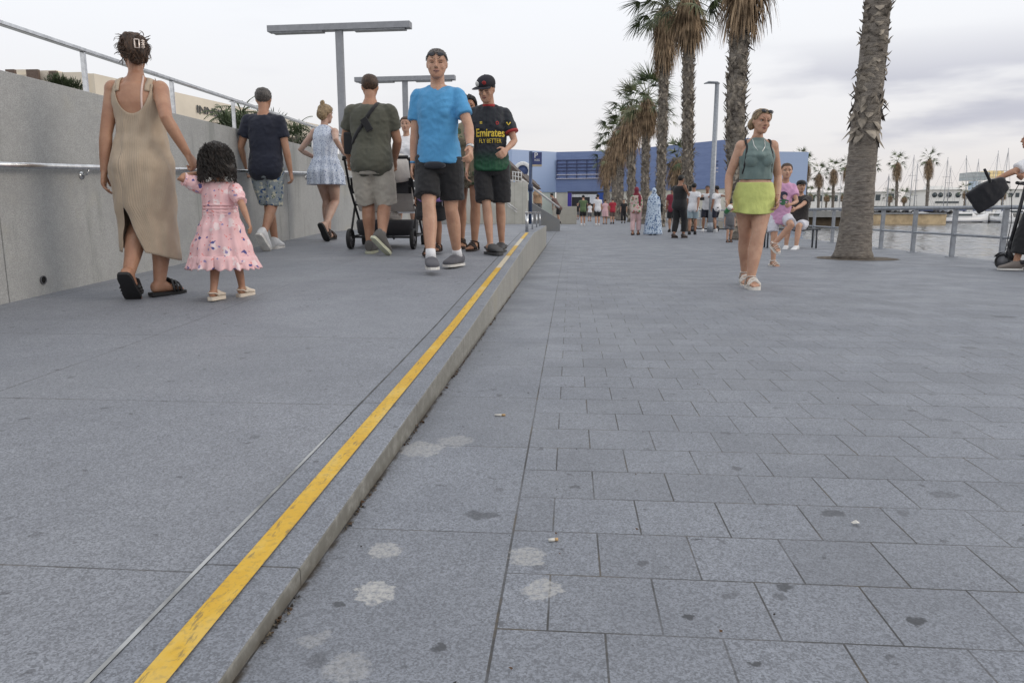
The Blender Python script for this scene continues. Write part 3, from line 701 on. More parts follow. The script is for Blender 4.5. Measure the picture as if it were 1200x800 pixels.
def pink_girl():
    s = Person((-2.30, 4.78, ramp_z(4.78)), .99, 6, 'c', hh=.195, zh=.44, sk=tanl, vox=.006, limb=.98, hyaw=10, hpitch=4,
               label='little girl in a pink butterfly-print dress with long dark curls, led by the hand')
    s.arm(-1, s.loc(W(232, 203, 4.77)), (-.35, -1, -.9), palm=(1, 0, .3), curl=60); s.arm(1, s.loc(W(293, 264, 4.62)), (1, -.6, 0), curl=20)
    cl = cloth('cream_rubber', (.66, .58, .48)); sh = dict(kind='clog', mat=cl, sole=cl, h=.022)
    s.leg(-1, V((-.045, -.10, .066)), -12, 0, shoe=sh); s.leg(1, V((.075, .10, .066)), -22, 0, shoe=sh)
    s.finish()
    pm = pattern('butterfly_print', (.80, .51, .52), [((.84, .68, .68), 15, .27, 1.1, (1, 1, .8)), ((.76, .26, .24), 24, .15, 5.3, (1, 1, 1)), ((.10, .10, .27), 13, .17, 3.3, (1, 1, 1.5)), ((.30, .26, .45), 15, .13, 7.3, (1, 1, 1)), ((.62, .12, .13), 26, .11, 9.3, (1, 1, 1))])
    T = [(.245, .205, .17, 0, -.01), (.33, .185, .155, 0, -.01), (.46, .140, .125, 0, -.005), (.545, .108, .098, 0, 0), (.60, .104, .092, 0, .002), (.68, .110, .092, 0, .003), (.74, .104, .076, 0, 0), (.765, .09, .06, 0, 0)]
    d = s.sheet('dress', pm, T, 50, 120, None, None, None, folds=.011, nf=15, amp=.003, seed=1)
    Rf = [(.20, .226, .19, 0, -.01), (.27, .212, .178, 0, -.01), (.295, .200, .166, 0, -.01)]
    rf = s.sheet('ruffle', pm, Rf, 10, 200, lambda a: .292, lambda a: .205+.006*sin(a*23), None, folds=.014, nf=24, amp=.003, seed=4); rf.parent = d
    bm = bmesh.new()
    for z in (.555, .575, .597, .618): loft(bm, [ring((0, 0, z+k*.006), V((.112+q, 0, 0)), V((0, .101+q, 0)), 40, 2.3) for k, q in ((-1, -.006), (0, 0), (1, -.006))])
    obj('smocking', bm, pm, d)
    for sd in (-1, 1):
        a, e, w = s.arms[sd]; bm = bmesh.new(); q = lerp(a, e, .72)
        ell(bm, lerp(a, e, .25), (.052, .052, .056)); tube(bm, [lerp(a, e, .1), lerp(a, e, .5), q], [.048, .050, .034], 18); tube(bm, [q, lerp(a, e, .82)], [.034, .046], 18)
        objm('puff_sleeve', remesh(bm, .006, 2, s.fold(.004, 5, 1, 26)), pm, d)
    h = s.hair(dk_hair, .07, .36, -.25, -.50, .03, 5, 60, .3, 1.1, srad=.008)
    bm = bmesh.new()
    for (x, y, z, a, b, c) in [(0, -.30, .05, .47, .32, .47), (0, -.38, -.20, .48, .26, .34), (-.28, -.34, -.36, .28, .24, .28), (.30, -.36, -.34, .30, .24, .30), (0, -.42, -.42, .42, .20, .26), (.40, -.15, -.15, .18, .24, .34), (-.40, -.15, -.15, .18, .24, .34)]: ell(bm, s.hp(x, y, z), (a*s.hh, b*s.hh, c*s.hh))
    me = remesh(bm, .007, 2, lambda p: .014*NZ.noise(V((p.x*20, p.y*20, p.z*13)))); bm = bmesh.new(); bm.from_mesh(me); rr = random.Random(5)
    for i in range(420):
        a = rr.uniform(-1.9, 1.9); z = rr.uniform(-.52, .5); w = .56*sqrt(max(.15, 1-max(0, z)**2*3)); c = s.hp(sin(a)*w, -.25-.42*cos(a), z); ph = rr.uniform(0, 6); pts = []; g = s.HR@V((sin(a)*.12, -.05, -1))
        for k in range(9): pts.append(c+g*k*.0085+V((cos(ph+k*1.3), sin(ph+k*1.3), 0))*.007)
        tube(bm, pts, [.001]+[.0026]*7+[.0006], 4)
    obj('curls', bm, dk_hair, h)

def navy_man():
    s = Person((-3.36, 8.15, ramp_z(8.15)), 1.72, 6, 'm', sk=tanl, vox=.0085, hyaw=6, hpitch=3,
               label='man in a navy T-shirt and blue floral shorts walking beside the granite wall')
    s.arm(-1, s.loc(W(287, 196, 8.28)), (-.6, -1, 0), curl=30); s.arm(1, s.loc(W(341, 204, 8.2)), (.5, -1, .1), curl=30)
    sh = dict(kind='sneaker', mat=cloth('white_canvas', (.70, .70, .70), folds=.1), sole=white_rub, h=.016)
    s.leg(-1, V((.02, .10, .10)), -6, 0, shoe=sh); s.leg(1, V((.0, -.24, .185)), -14, -48, shoe=sh)
    s.finish(face=False)
    fm = pattern('floral_shorts', (.30, .34, .36), [((.60, .58, .46), 15, .30, 2.1, (1, 1, 1)), ((.05, .11, .24), 19, .28, 6.4, (1, 1, 1)), ((.10, .16, .12), 30, .20, 3.9, (1, 1, .7)), ((.62, .60, .5), 34, .16, 9.9, (1, 1, 1))])
    s.shorts(fm, .50, flare=.022); s.tee(cloth('navy_cotton', (.010, .013, .028)), .60, -.14, seed=4)
    s.hair(gr_hair, .035, .32, .0, -.30, .02, 9, 60, .08)

def bun_woman():
    s = Person((-3.10, 9.40, ramp_z(9.4)), 1.68, -6, 'f', sk=(.47, .32, .25), vox=.009, hyaw=-12, hpitch=4,
               label='blonde woman with a bun in a sleeveless blue-and-white speckled dress')
    s.arm(-1, s.loc(W(371, 186, 9.6)), (-1, -.6, -.3), curl=30); s.arm(1, s.loc(W(406, 184, 9.25)), (.6, -.6, -.9), palm=(0, 0, -1), curl=50)
    sl = dict(kind='slide', mat=M('brown_leather', (.05, .035, .03), .5), sole=blk2, h=.012)
    s.leg(-1, V((-.03, .04, .10)), 0, 0, shoe=sl); s.leg(1, V((.05, -.20, .20)), -14, -58, shoe=sl)
    s.finish()
    bm_ = pattern('speckled_blue', (.60, .66, .76), [((.13, .18, .33), 55, .27, 2.1, (1, 1, 1)), ((.20, .26, .42), 80, .22, 5.1, (1, 1, 1)), ((.70, .75, .82), 30, .16, 8.1, (1, 1, 1))])
    T = [(.70, .225, .175, 0, -.01), (.86, .212, .168, 0, -.02), (.98, .172, .134, 0, -.01), (1.05, .142, .110, 0, 0), (1.2, .150, .120, 0, .01), (1.3, .148, .110, 0, 0), (1.37, .135, .08, 0, 0), (1.415, .10, .062, 0, 0), (1.43, .06, .05, 0, 0)]
    def zt(a):
        d = abs((a+pi/2+pi) % (2*pi)-pi); d = min(d, pi-d); d = math.degrees(d); return 1.43 if d < 50 else lerp(1.43, 1.25, min(1, (d-50)/28))
    s.sheet('dress', bm_, T, 44, 120, zt, None, None, folds=.016, nf=13, amp=.004, seed=6)
    h = s.hair(bl_hair, .045, .36, .0, -.32, .02, 8, 60, .12)
    bm = bmesh.new(); ell(bm, s.hp(0, -.30, .56), (.030, .030, .036)); ell(bm, s.hp(0, -.24, .40), (.026, .03, .02)); ell(bm, s.hp(0, -.36, -.05), (.07, .05, .08))
    me = remesh(bm, .006, 1, lambda p: .006*NZ.noise(p*45)); objm('hair_bun', me, bl_hair, h)

def olive_man():
    s = Person((-2.06, 7.72, ramp_z(7.72)), 1.79, 3, 'm', sk=tanl, bulk=1.16, limb=1.16, vox=.0085, lean=.03, hyaw=10,
               label='broad man in an olive T-shirt and beige shorts pushing the stroller')
    s.arm(-1, s.loc(W(410, 187, 8.0)), (-1, -.9, -.1), palm=(0, 0, -1), curl=45); s.arm(1, s.loc(W(462, 188, 8.0)), (1, -.9, -.1), palm=(0, 0, -1), curl=45)
    gs = dict(kind='sneaker', mat=cloth('grey_suede', (.11, .105, .10), folds=.1), sole=M('pale_sole', (.55, .56, .42), .6), h=.014)
    s.leg(-1, V((-.06, .06, .102)), 0, 0, shoe=gs); s.leg(1, V((.12, -.20, .20)), -42, -42, shoe=gs)
    s.finish(face=False)
    for sd in (-1, 1): sock(s, sd, cloth('grey_sock', (.16, .15, .15)))
    s.shorts(cloth('beige_linen', (.43, .40, .345)), .50, flare=.028, amp=.008); t = s.tee(cloth('olive_cotton', (.082, .083, .062)), .62, -.12, inf=.010, seed=6)
    s.hair(br_hair, .022, .33, .04, -.26, .008, 12, 30, .05)
    bm = bmesh.new(); pts = []
    for k, (x, t_, d) in enumerate([(-.185, .30, -.03), (-.15, .42, -.118), (-.06, .62, -.137), (.02, .80, -.135), (.07, .92, -.095), (.085, .99, -.03), (.075, .95, .05)]):
        pts.append(s.S(t_)+V((x, d-.004, 0)))
    ribbon(s, 'bag_strap', pts, .038, black, tgt=t, off=.005); box(bm, (-.035, -.03, -.07), (.035, .02, .07), mat=MX.Translation(s.S(.62)+V((-.01, -.14, 0)))@MX.Rotation(R(-30), 4, 'Y'), bev=.008)
    box(bm, (-.06, -.045, -.11), (.06, .03, .11), mat=MX.Translation(s.S(.34)+V((-.215, -.02, 0))), bev=.02)
    obj('crossbody_bag', bm, black, s.root)

def blue_man():
    s = Person((-1.13, 6.42, ramp_z(6.42)), 1.80, 174, 'm', sk=pale, bulk=.95, limb=1.0, vox=.0065, hyaw=12, hpitch=4,
               label='man in a bright blue T-shirt and black shorts with sunglasses pushed up on his head')
    s.arm(1, s.loc(W(483, 212, 6.42)), (.7, -1, 0), curl=28); s.arm(-1, s.loc(W(551, 174, 6.12)), (-.55, -1, -.5), palm=(.9, .1, -.3), curl=30)
    gs = dict(kind='slipon', mat=cloth('grey_canvas', (.085, .085, .10), folds=.1), sole=white_rub, h=.010)
    s.leg(1, s.loc(W(505, 308, 6.15)), 22, 0, shoe=gs); s.leg(-1, s.loc(W(536, 299, 6.62)), -16, 0, shoe=gs)
    s.finish(eyes='closed', lips=(.40, .2, .17), brow=(.16, .11, .08))
    for sd in (-1, 1): sock(s, sd, whitec)
    sh = s.shorts(black, .40, flare=.026); s.tee(cloth('blue_cotton', (.08, .31, .58)), .64, -.04, inf=.009, seed=9, amp=.006)
    s.hair(gr_hair, .020, .35, .04, -.26, .008, 12, 40, .05)
    # fanny pack below the shirt, bracelets, watch
    bm = bmesh.new(); loft(bm, [ring(s.S(-.075)+V((0, .140+y, 0)), V((w, 0, 0)), V((0, 0, q)), 20, 2.6) for y, w, q in ((-.02, .095, .026), (.012, .085, .030), (.022, .06, .018))]); obj('waist_pack', bm, cloth('charcoal_nylon', (.02, .022, .03), folds=.1), s.root)
    a, e, w = s.arms[1]; d = (w-e).normalized(); bm = bmesh.new(); tube(bm, [w-d*.03, w-d*.012], .0305, 16); obj('wristband', bm, M('blue_band', (.10, .32, .6), .5), s.root)
    a, e, w = s.arms[-1]; d = (w-e).normalized(); bm = bmesh.new(); tube(bm, [w-d*.03, w-d*.010], .0300, 16); ell(bm, w-d*.02+V((-.02, .018, .005)), (.016, .016, .016)); obj('wristwatch', bm, M('steel_watch', (.6, .6, .6), .25, .05, metal=.8), s.root)
    glasses(s, .385, .27)
def glasses(s, y, z, mat=None):
    bm = bmesh.new(); h = s.hh; p = s.hp
    for x in (-1, 1):
        ell(bm, p(x*.16, y, z+.01), (.125*h, .03*h, .075*h), s.HR@MX.Rotation(R(28), 3, 'X'))
        tube(bm, [p(x*.27, y-.04, z+.03), p(x*.37, y-.25, z-.06), p(x*.39, y-.45, z-.16)], .012*h, 6)
    tube(bm, [p(-.06, y+.03, z+.02), p(.06, y+.03, z+.02)], .014*h, 6)
    obj('sunglasses', bm, mat or M('dark_lens', (.02, .022, .03), .12, .05), s.root)

def lettering(s, target, text, size, z, x0, color, yaw=0, sy=1.25, sp=1.0, name='lettering', off=.003, bold=.02):
    cu = bpy.data.curves.new('t', 'FONT'); cu.body = text; cu.size = size; cu.align_x = 'CENTER'; cu.space_character = sp; cu.offset = size*bold
    o = bpy.data.objects.new('t', cu); COL.objects.link(o); dg = bpy.context.evaluated_depsgraph_get(); me = bpy.data.meshes.new_from_object(o.evaluated_get(dg)); bpy.data.objects.remove(o)
    bm = bmesh.new(); bm.from_mesh(me)
    bmesh.ops.subdivide_edges(bm, edges=[e for e in bm.edges if e.calc_length() > size*.3], cuts=2)
    bmesh.ops.triangulate(bm, faces=bm.faces)
    from mathutils.bvhtree import BVHTree
    bv = BVHTree.FromPolygons([v.co for v in target.data.vertices], [p.vertices for p in target.data.polygons])
    for v in bm.verts:
        q = V((x0-v.co.x, 1.0, z+v.co.y*sy)); h = bv.ray_cast(q, V((0, -1, 0)))
        v.co = (h[0]+V((0, off, 0))) if h[0] else q-V((0, .8, 0))
    return obj(name, bm, color, target, fix=False)

def boy():
    s = Person((-.83, 7.86, ramp_z(7.86)), 1.76, 180, 'm', side=.04, sk=pale, bulk=.93, limb=.86, vox=.0075, hyaw=-14, hpitch=20, lean=.03,
               label='teenage boy in a flat-brimmed cap and a dark green football shirt, looking down')
    s.arm(1, s.loc(W(547, 203, 7.80)), (.5, -1, 0), curl=25); s.arm(-1, s.loc(W(593, 176, 7.58)), (-.8, -1, -.6), palm=(.8, 0, -.5), curl=35)
    cr = M('grey_clog', (.06, .06, .062), .6); sh = dict(kind='clog', mat=cr, sole=cr, h=.014)
    s.leg(1, s.loc(W(575, 290, 7.72)), 38, 0, shoe=sh); s.leg(-1, s.loc(W(588, 285, 8.0)), -8, 0, shoe=sh)
    s.finish(eyes='closed')
    t = NT('football_shirt'); c = t.coord('Object'); sp = t.n('ShaderNodeSeparateXYZ'); t.l(c, sp.inputs[0]); k = t.rmp(sp.outputs[2], .88, 1.08)
    col = t.mix(k, (.008, .085, .035), (.008, .009, .017)); st = t.n('ShaderNodeTexWave', wave_type='BANDS', bands_direction='X'); t.l(c, st.inputs[0]); st.inputs['Scale'].default_value = 9; col = t.mix(t.math('MULTIPLY', st.outputs['Fac'], .25), col, (.012, .03, .03))
    t.bump(t.noise(t.mapping(c, scale=(1, 1, .45)), 14, 4, .55), .25, .04); jm = t.done(col, .65)
    s.shorts(black, .47, flare=.030); js = s.tee(jm, .66, -.10, inf=.016, seed=12, neck=.965)
    red = cloth('red_trim', (.35, .03, .03)); yel = M('yellow_print', (.75, .55, .06), .6, .05)
    lettering(s, js, 'Emirates', .084, 1.185, 0, yel, sy=1.3); lettering(s, js, 'FLY BETTER', .044, 1.122, 0, yel, sy=1.35, bold=0)
    lettering(s, js, 'o', .06, 1.30, -.075, red, name='crest'); lettering(s, js, '=', .05, 1.30, .09, yel, name='chest_mark')
    bm = bmesh.new(); c0 = s.S(.985)
    loft(bm, [ring(c0+V((0, -.004, dz)), V((r, 0, 0)), V((0, r*.95, 0)), 24) for dz, r in ((-.025, .078), (.012, .066), (.014, .060), (-.018, .066))], cap=False, closed=True); obj('collar', bm, red, js)
    for sd in (-1, 1):
        a, e, w = s.arms[sd]; bm = bmesh.new(); tube(bm, [lerp(a, e, .64), lerp(a, e, .71)], .0725, 18); obj('cuff', bm, red, js)
    a, e, w = s.arms[-1]; bm = bmesh.new(); q = lerp(a, e, .42)+V((0, .066, .0)); tube(bm, [q+V((.02, .002, .02)), q+V((0, .004, -.01)), q+V((-.02, 0, .02))], .007, 6); obj('sleeve_badge', bm, yel, js)
    strap(s, 'necklace', [s.S(1.0)+V((-.05, .02, 0)), s.S(.95)+V((-.03, .07, -.02)), s.S(.93)+V((0, .085, -.02)), s.S(.95)+V((.03, .07, -.02)), s.S(1.0)+V((.05, .02, 0))], .004, 1, M('chain', (.6, .5, .3), .3, metal=.8))
    s.hair(bk_hair, .03, .30, .0, -.28, .01, 9)
    # cap with a flat brim
    h = s.hh; bm = bmesh.new(); capm = M('cap_black', (.012, .012, .02), .8)
    rs = []
    for z, k in ((.16, 1.10), (.24, 1.12), (.34, 1.10), (.44, .98), (.52, .78), (.58, .48), (.61, .18)): rs.append(ring(s.hp(0, -.03, z), s.HR@V((.372*h*k, 0, 0)), s.HR@V((0, .475*h*k, 0)), 28))
    loft(bm, rs); ell(bm, s.hp(0, -.03, .615), (.03*h, .03*h, .02*h)); cap = obj('cap', bm, capm, s.root)
    bm = bmesh.new(); top = []; bot = []
    for i in range(13):
        a = lerp(-1.15, 1.15, i/12); top.append((s.hp(sin(a)*.40, .30+.10*cos(a), .20), s.hp(sin(a)*.47, .36+.48*cos(a)**.6, .19-.02*abs(sin(a)))))
    for (o1, o2), (p1, p2) in zip(top[:-1], top[1:]):
        dn = s.HR@V((0, 0, -.03*h)); vs = [bm.verts.new(x) for x in (o1, o2, p2, p1, o1+dn, o2+dn, p2+dn, p1+dn)]
        for q in ((0, 1, 2, 3), (7, 6, 5, 4), (1, 5, 6, 2)): bm.faces.new([vs[i] for i in q])
    bmesh.ops.remove_doubles(bm, verts=bm.verts, dist=1e-5); obj('brim', bm, capm, cap)
    bm = bmesh.new(); ell(bm, s.hp(.24, .42, .32), (.11*h, .05*h, .12*h), s.HR@MX.Rotation(R(-30), 3, 'Z')); obj('cap_patch', bm, M('patch_white', (.62, .62, .6), .7), cap)
    bm = bmesh.new(); ell(bm, s.hp(-.10, .47, .36), (.10*h, .03*h, .09*h), s.HR); obj('cap_emblem', bm, red, cap)

def behind_woman():
    s = Person((-1.12, 8.25, ramp_z(8.25)), 1.62, 180, 'f', sk=tanl, vox=.010, hyaw=10, label='woman mostly hidden behind the man in blue, only her black curls and bare legs showing')
    s.arm(1, s.loc(W(536, 205, 8.3))); s.arm(-1, s.loc(W(562, 200, 8.25)))
    br = M('brown_leather', (.05, .035, .03), .5); sh = dict(kind='sandal', mat=br, sole=br, h=.01)
    s.leg(1, s.loc(W(541, 288, 8.45)), 10, 0, shoe=sh); s.leg(-1, s.loc(W(556, 289, 8.15)), -14, 0, shoe=sh); s.finish()
    cm = pattern('leaf_print', (.22, .20, .14), [((.06, .10, .05), 14, .28, 1.1, (1, 1, 1)), ((.45, .4, .3), 20, .2, 4.1, (1, 1, 1))])
    s.tee(cm, .5, -.12, seed=3); s.shorts(cm, .22, flare=.03)
    s.hair(bk_hair, .10, .40, -.05, -.45, .06, 7, 160, .15, 1.3)
def hidden_kid():
    s = Person((-1.42, 7.6, ramp_z(7.6)), 1.25, 180, 'c', hh=.16, zh=.47, sk=brownsk, vox=.011, label='child behind the man in blue, in black shorts with white side stripes')
    s.arm(1); s.arm(-1); br = M('brown_leather', (.05, .035, .03), .5); sh = dict(kind='sandal', mat=br, sole=br, h=.01)
    s.leg(1, s.loc(W(501, 292, 7.5)), 5, 0, shoe=sh); s.leg(-1, s.loc(W(514, 288, 7.8)), -5, 0, shoe=sh); s.finish(); s.tee(cloth('purple_cotton', (.17, .10, .30)), .5, -.1)
    sh = s.shorts(black, .44, flare=.03)
    hip, kn, an, f = s.legs[-1]
    for k in range(3): strap(s, 'side_stripe', [hip+V((-.055-.0, .065-k*.022, -.02)), lerp(hip, kn, .45)+V((-.058, .068-k*.022, 0)), lerp(hip, kn, .84)+V((-.054, .062-k*.022, 0))], .006, .6, whitec, sh)
    s.hair(bk_hair, .04, .33, .0, -.3, .01)
def stripe_person():
    s = Person((-2.43, 11.1, ramp_z(11.1)), 1.66, 180, 'f', sk=(.45, .28, .2), vox=.011, label='person in a white T-shirt behind the stroller, carrying a striped bag')
    s.arm(1, s.loc(W(463, 200, 11.0))); s.arm(-1, s.loc(W(474, 205, 11.1)), (-.5, -1, 0))
    sh = dict(kind='sneaker', mat=black, sole=blk2); s.leg(1, s.loc(W(467, 267, 11.2)), 5, 0, shoe=sh); s.leg(-1, s.loc(W(485, 264, 11.1)), -5, 0, shoe=sh); s.finish()
    s.tee(whitec, .9, -.1, seed=5); s.shorts(cloth('purple_print', (.20, .14, .34)), .62, flare=.01); s.hair(br_hair, .05, .35, 0, -.3)
    p = W(476, 228, 10.8); t = NT('striped_canvas'); c = t.coord('Object'); sp = t.n('ShaderNodeSeparateXYZ'); t.l(c, sp.inputs[0])
    k = t.math('GREATER_THAN', t.math('MODULO', t.math('ADD', sp.outputs[2], 5.0), .17), .085); sm = t.done(t.mix(k, (.02, .02, .022), (.7, .7, .7)), .8)
    bm = bmesh.new(); loft(bm, [ring(V((0, 0, z)), V((w, 0, 0)), V((0, d, 0)), 24, 3.5) for z, w, d in ((-.27, .13, .03), (-.22, .155, .06), (0, .165, .06), (.20, .16, .03), (.22, .155, .02))])
    b = obj('tote_bag', bm, sm, None, p); tag(b, 'black and white horizontally striped tote bag hanging behind the stroller', 'bag')
    bm = bmesh.new()
    for y in (-.02, .02): tube(bm, [V((-.08, y, .2)), V((-.05, y, .40)), V((.05, y, .40)), V((.08, y, .2))], .008, 8)
    obj('strap', bm, black, b)

def stroller():
    P = V((-2.12, 8.55, ramp_z(8.55)-.02)); rt = empty('stroller', P, 0, 'double stroller with black frame and cream seat pushed by the man in olive', 'stroller')
    fr = M('black_metal', (.02, .02, .022), .4, .1); bm = bmesh.new()
    X = .36
    for x in (-X, 0, X):
        tube(bm, [V((x, -.45, .98)), V((x, -.40, 1.0)), V((x, -.25, .70)), V((x, .30, .10))], .014, 10)
        tube(bm, [V((x, -.28, .12)), V((x, -.05, .50)), V((x, .12, .62))], .013, 10); tube(bm, [V((x, -.28, .14)), V((x, .32, .16))], .011, 8)
    for y, z in ((-.25, .70), (-.28, .14), (.32, .16), (-.05, .5)): tube(bm, [V((-X, y, z)), V((X, y, z))], .012, 8)
    obj('frame', bm, fr, rt); bm = bmesh.new(); tube(bm, [V((-X, -.46, 1.0)), V((X, -.46, 1.0))], .019, 12); obj('handlebar', bm, blk2, rt)
    for x in (-X, 0, X):
        for y, r in ((-.28, .115), (.33, .095)):
            if x == 0 and y > 0: continue
            bm = bmesh.new(); c = V((x, y, r+.005)); prf = [(-.022, r*.86), (-.020, r*.97), (-.008, r), (.008, r), (.020, r*.97), (.022, r*.86)]
            loft(bm, [[c+V((dx, q*cos(2*pi*i/28), q*sin(2*pi*i/28))) for i in range(28)] for dx, q in prf+[(.012, r*.80), (-.012, r*.80)]], cap=False, closed=True)
            w = obj('wheel', bm, blk2, rt); bm = bmesh.new(); tube(bm, [c-V((.02, 0, 0)), c+V((.02, 0, 0))], r*.25, 14)
            for i in range(7): a = 2*pi*i/7; tube(bm, [c, c+V((0, cos(a), sin(a)))*r*.84], .008, 6)
            obj('hub', bm, M('hub_grey', (.12, .12, .13), .4), w)
    cream = cloth('cream_fabric', (.60, .56, .52)); dkf = cloth('charcoal_fabric', (.035, .035, .04))
    for x in (-X/2, X/2):
        bm = bmesh.new(); loft(bm, [ring(V((x, y, z)), V((.155, 0, 0)), V((0, .02, .02)), 18, 3) for y, z in ((-.20, .92), (-.16, .75), (-.08, .55), (.0, .44))]); loft(bm, [ring(V((x, y, z)), V((.155, 0, 0)), V((0, 0, .022)), 18, 3) for y, z in ((-.02, .44), (.15, .46), (.28, .44))])
        objm('seat', remesh(bm, .012, 2), cream, rt)
        bm = bmesh.new(); loft(bm, [[V((x+.165*cos(a), -.22+dy, .62+dz+.0*a)) for a in [2*pi*i/16 for i in range(16)]] for dy, dz in ((-.03, 0), (-.035, .17))]); box(bm, (x-.13, -.265, .62), (x+.13, -.245, .84), bev=.008); obj('back_pocket', bm, dkf, rt)
        bm = bmesh.new()
        for i in range(9):
            pass
        rs = []
        for i in range(9):
            a = lerp(-.25, 1.75, i/8); rs.append([V((x+.17*sin(b), -.10-.27*cos(a)*cos(b)*1.0, .80+.27*sin(a)*cos(b))) for b in [lerp(-1.35, 1.35, j/12) for j in range(13)]])
        for i in range(8):
            for j in range(12): quad(bm, [rs[i][j], rs[i][j+1], rs[i+1][j+1], rs[i+1][j]], smooth=True)
        bmesh.ops.remove_doubles(bm, verts=bm.verts, dist=1e-4); me = bpy.data.meshes.new('c'); bm.to_mesh(me); bm.free(); objm('canopy', evald(me, [('SOLIDIFY', dict(thickness=.008))]), cream, rt)
    bm = bmesh.new(); loft(bm, [ring(V((0, .02, z)), V((w, 0, 0)), V((0, d, 0)), 24, 4) for z, w, d in ((.15, .30, .20), (.18, .33, .25), (.30, .34, .27), (.33, .33, .26))]); obj('basket', bm, dkf, rt)
    bm = bmesh.new(); ell(bm, V((-.16, .0, .34)), (.13, .14, .08)); ell(bm, V((.05, .05, .36)), (.10, .12, .07)); objm('blanket', remesh(bm, .01, 2, lambda p: .012*NZ.noise(p*22)), cream, rt)

# ------------------------------------------------------------ people on the promenade
def green_woman():
    s = Person((1.79, 7.55, 0), 1.70, 180, 'f', sk=pale, bulk=1.12, limb=1.14, vox=.0065, hyaw=14, hpitch=6, hroll=-6,
               label='woman in a sage sleeveless top and lime green mini skirt walking towards the viewer')
    s.arm(1, s.loc(W(853, 234, 7.5)), (.6, -1, -.1), palm=(-.8, .4, 0), curl=38); s.arm(-1, s.loc(W(911, 233, 7.5)), (-.6, -1, -.1), curl=30)
    ws = M('white_leather', (.74, .70, .64), .45, .05); sh = dict(kind='sandal', mat=ws, sole=ws, h=.018)
    s.leg(-1, s.loc(W(879, 331, 7.38)), 4, 0, shoe=sh); s.leg(1, s.loc(W(873, 321, 7.80)), -6, -14, shoe=sh)
    s.finish(lips=(.42, .16, .14), brow=(.13, .08, .05))
    sage = cloth('sage_rib', (.155, .215, .205), folds=.3)
    T = [(1.045, .150, .118, 0, .004), (1.10, .148, .118, 0, .006), (1.2, .152, .128, 0, .012), (1.265, .148, .146, 0, .030), (1.32, .136, .124, 0, .016), (1.38, .118, .088, 0, 0), (1.42, .088, .062, 0, -.004), (1.44, .064, .052, 0, -.004)]
    def zt(a):
        d = abs((a+pi/2+pi) % (2*pi)-pi); d = min(d, pi-d); d = math.degrees(d); return 1.44 if d < 48 else lerp(1.44, 1.27, min(1, (d-48)/26))
    tp = s.sheet('top', sage, T, 60, 150, zt, None, None, folds=.0, amp=.008, seed=3)
    lime = cloth('lime_cotton', (.55, .60, .19), folds=.5)
    K = [(.72, .196, .150, 0, -.005), (.80, .196, .155, 0, -.012), (.90, .192, .152, 0, -.018), (1.0, .158, .125, 0, -.008), (1.02, .150, .120, 0, -.004)]
    k = s.sheet('skirt', lime, K, 30, 120, lambda a: 1.015, lambda a: .725+.012*cos(a*2), None, folds=.004, nf=5, amp=.008, seed=5)
    bm = bmesh.new(); loft(bm, [ring((0, y, z), V((w, 0, 0)), V((0, d, 0)), 60, 2.3) for z, w, d, y in ((.992, .166, .131, -.009), (.995, .170, .134, -.009), (1.012, .162, .129, -.006), (1.018, .157, .125, -.005))]); obj('waistband', bm, lime, k)
    for x in (-1, 1): ribbon(s, 'backpack_strap', [V((x*.115, -.12, 1.30)), V((x*.115, -.02, 1.45)), V((x*.118, .09, 1.36)), V((x*.125, .12, 1.27)), V((x*.140, .10, 1.18)), V((x*.142, .06, 1.10))], .020, black, off=.010)
    ribbon(s, 'necklace', [V((-.062, .06, 1.43)), V((-.05, .12, 1.36)), V((0, .16, 1.27)), V((.05, .12, 1.36)), V((.062, .06, 1.43))], .007, tgt=tp, off=.003, mat= M('silver_chain', (.75, .75, .72), .3, metal=.8))
    strap(s, 'pendant', [V((0, .150, 1.268)), V((0, .154, 1.255))], .011, 1, blk2)
    h = s.hair(bl_hair, .045, .37, -.02, -.30, .012, 8, 45, .16, temple=.10, srad=.004)
    bm = bmesh.new(); ell(bm, s.hp(.22, -.42, -.16), (.04, .04, .05), s.HR); ell(bm, s.hp(.12, -.48, -.05), (.05, .04, .05), s.HR); objm('bun', remesh(bm, .006, 1, lambda p: .006*NZ.noise(p*40)), bl_hair, h)
    glasses(s, .36, .42)
    a, e, w = s.arms[-1]; d = (w-e).normalized(); strap(s, 'bracelet', [w-d*.035, w-d*.028], .029, 1, M('red_cord', (.3, .03, .05), .6))
    a, e, w = s.arms[1]; d = (w-e).normalized(); c = s.M@(w+d*.10+V((.0, .045, .0)))
    b = empty('drink_bottle', c, 0, 'small green and white bottle in the hand of the woman in lime green', 'bottle')
    gm = M('green_plastic', (.03, .20, .06), .3); bm = bmesh.new(); rs = [ring((0, 0, z), V((r, 0, 0)), V((0, r, 0)), 18) for z, r in ((-.07, .02), (-.065, .030), (.01, .031), (.035, .022))]; loft(bm, rs); obj('bottle_body', bm, gm, b)
    bm = bmesh.new(); loft(bm, [ring((0, 0, z), V((r, 0, 0)), V((0, r, 0)), 18) for z, r in ((.033, .026), (.036, .030), (.07, .030), (.074, .024))]); obj('cap', bm, M('white_plastic', (.75, .75, .73), .4), b)
    b.rotation_euler = (R(60), R(20), 0); b.scale = (.8, .8, .8)

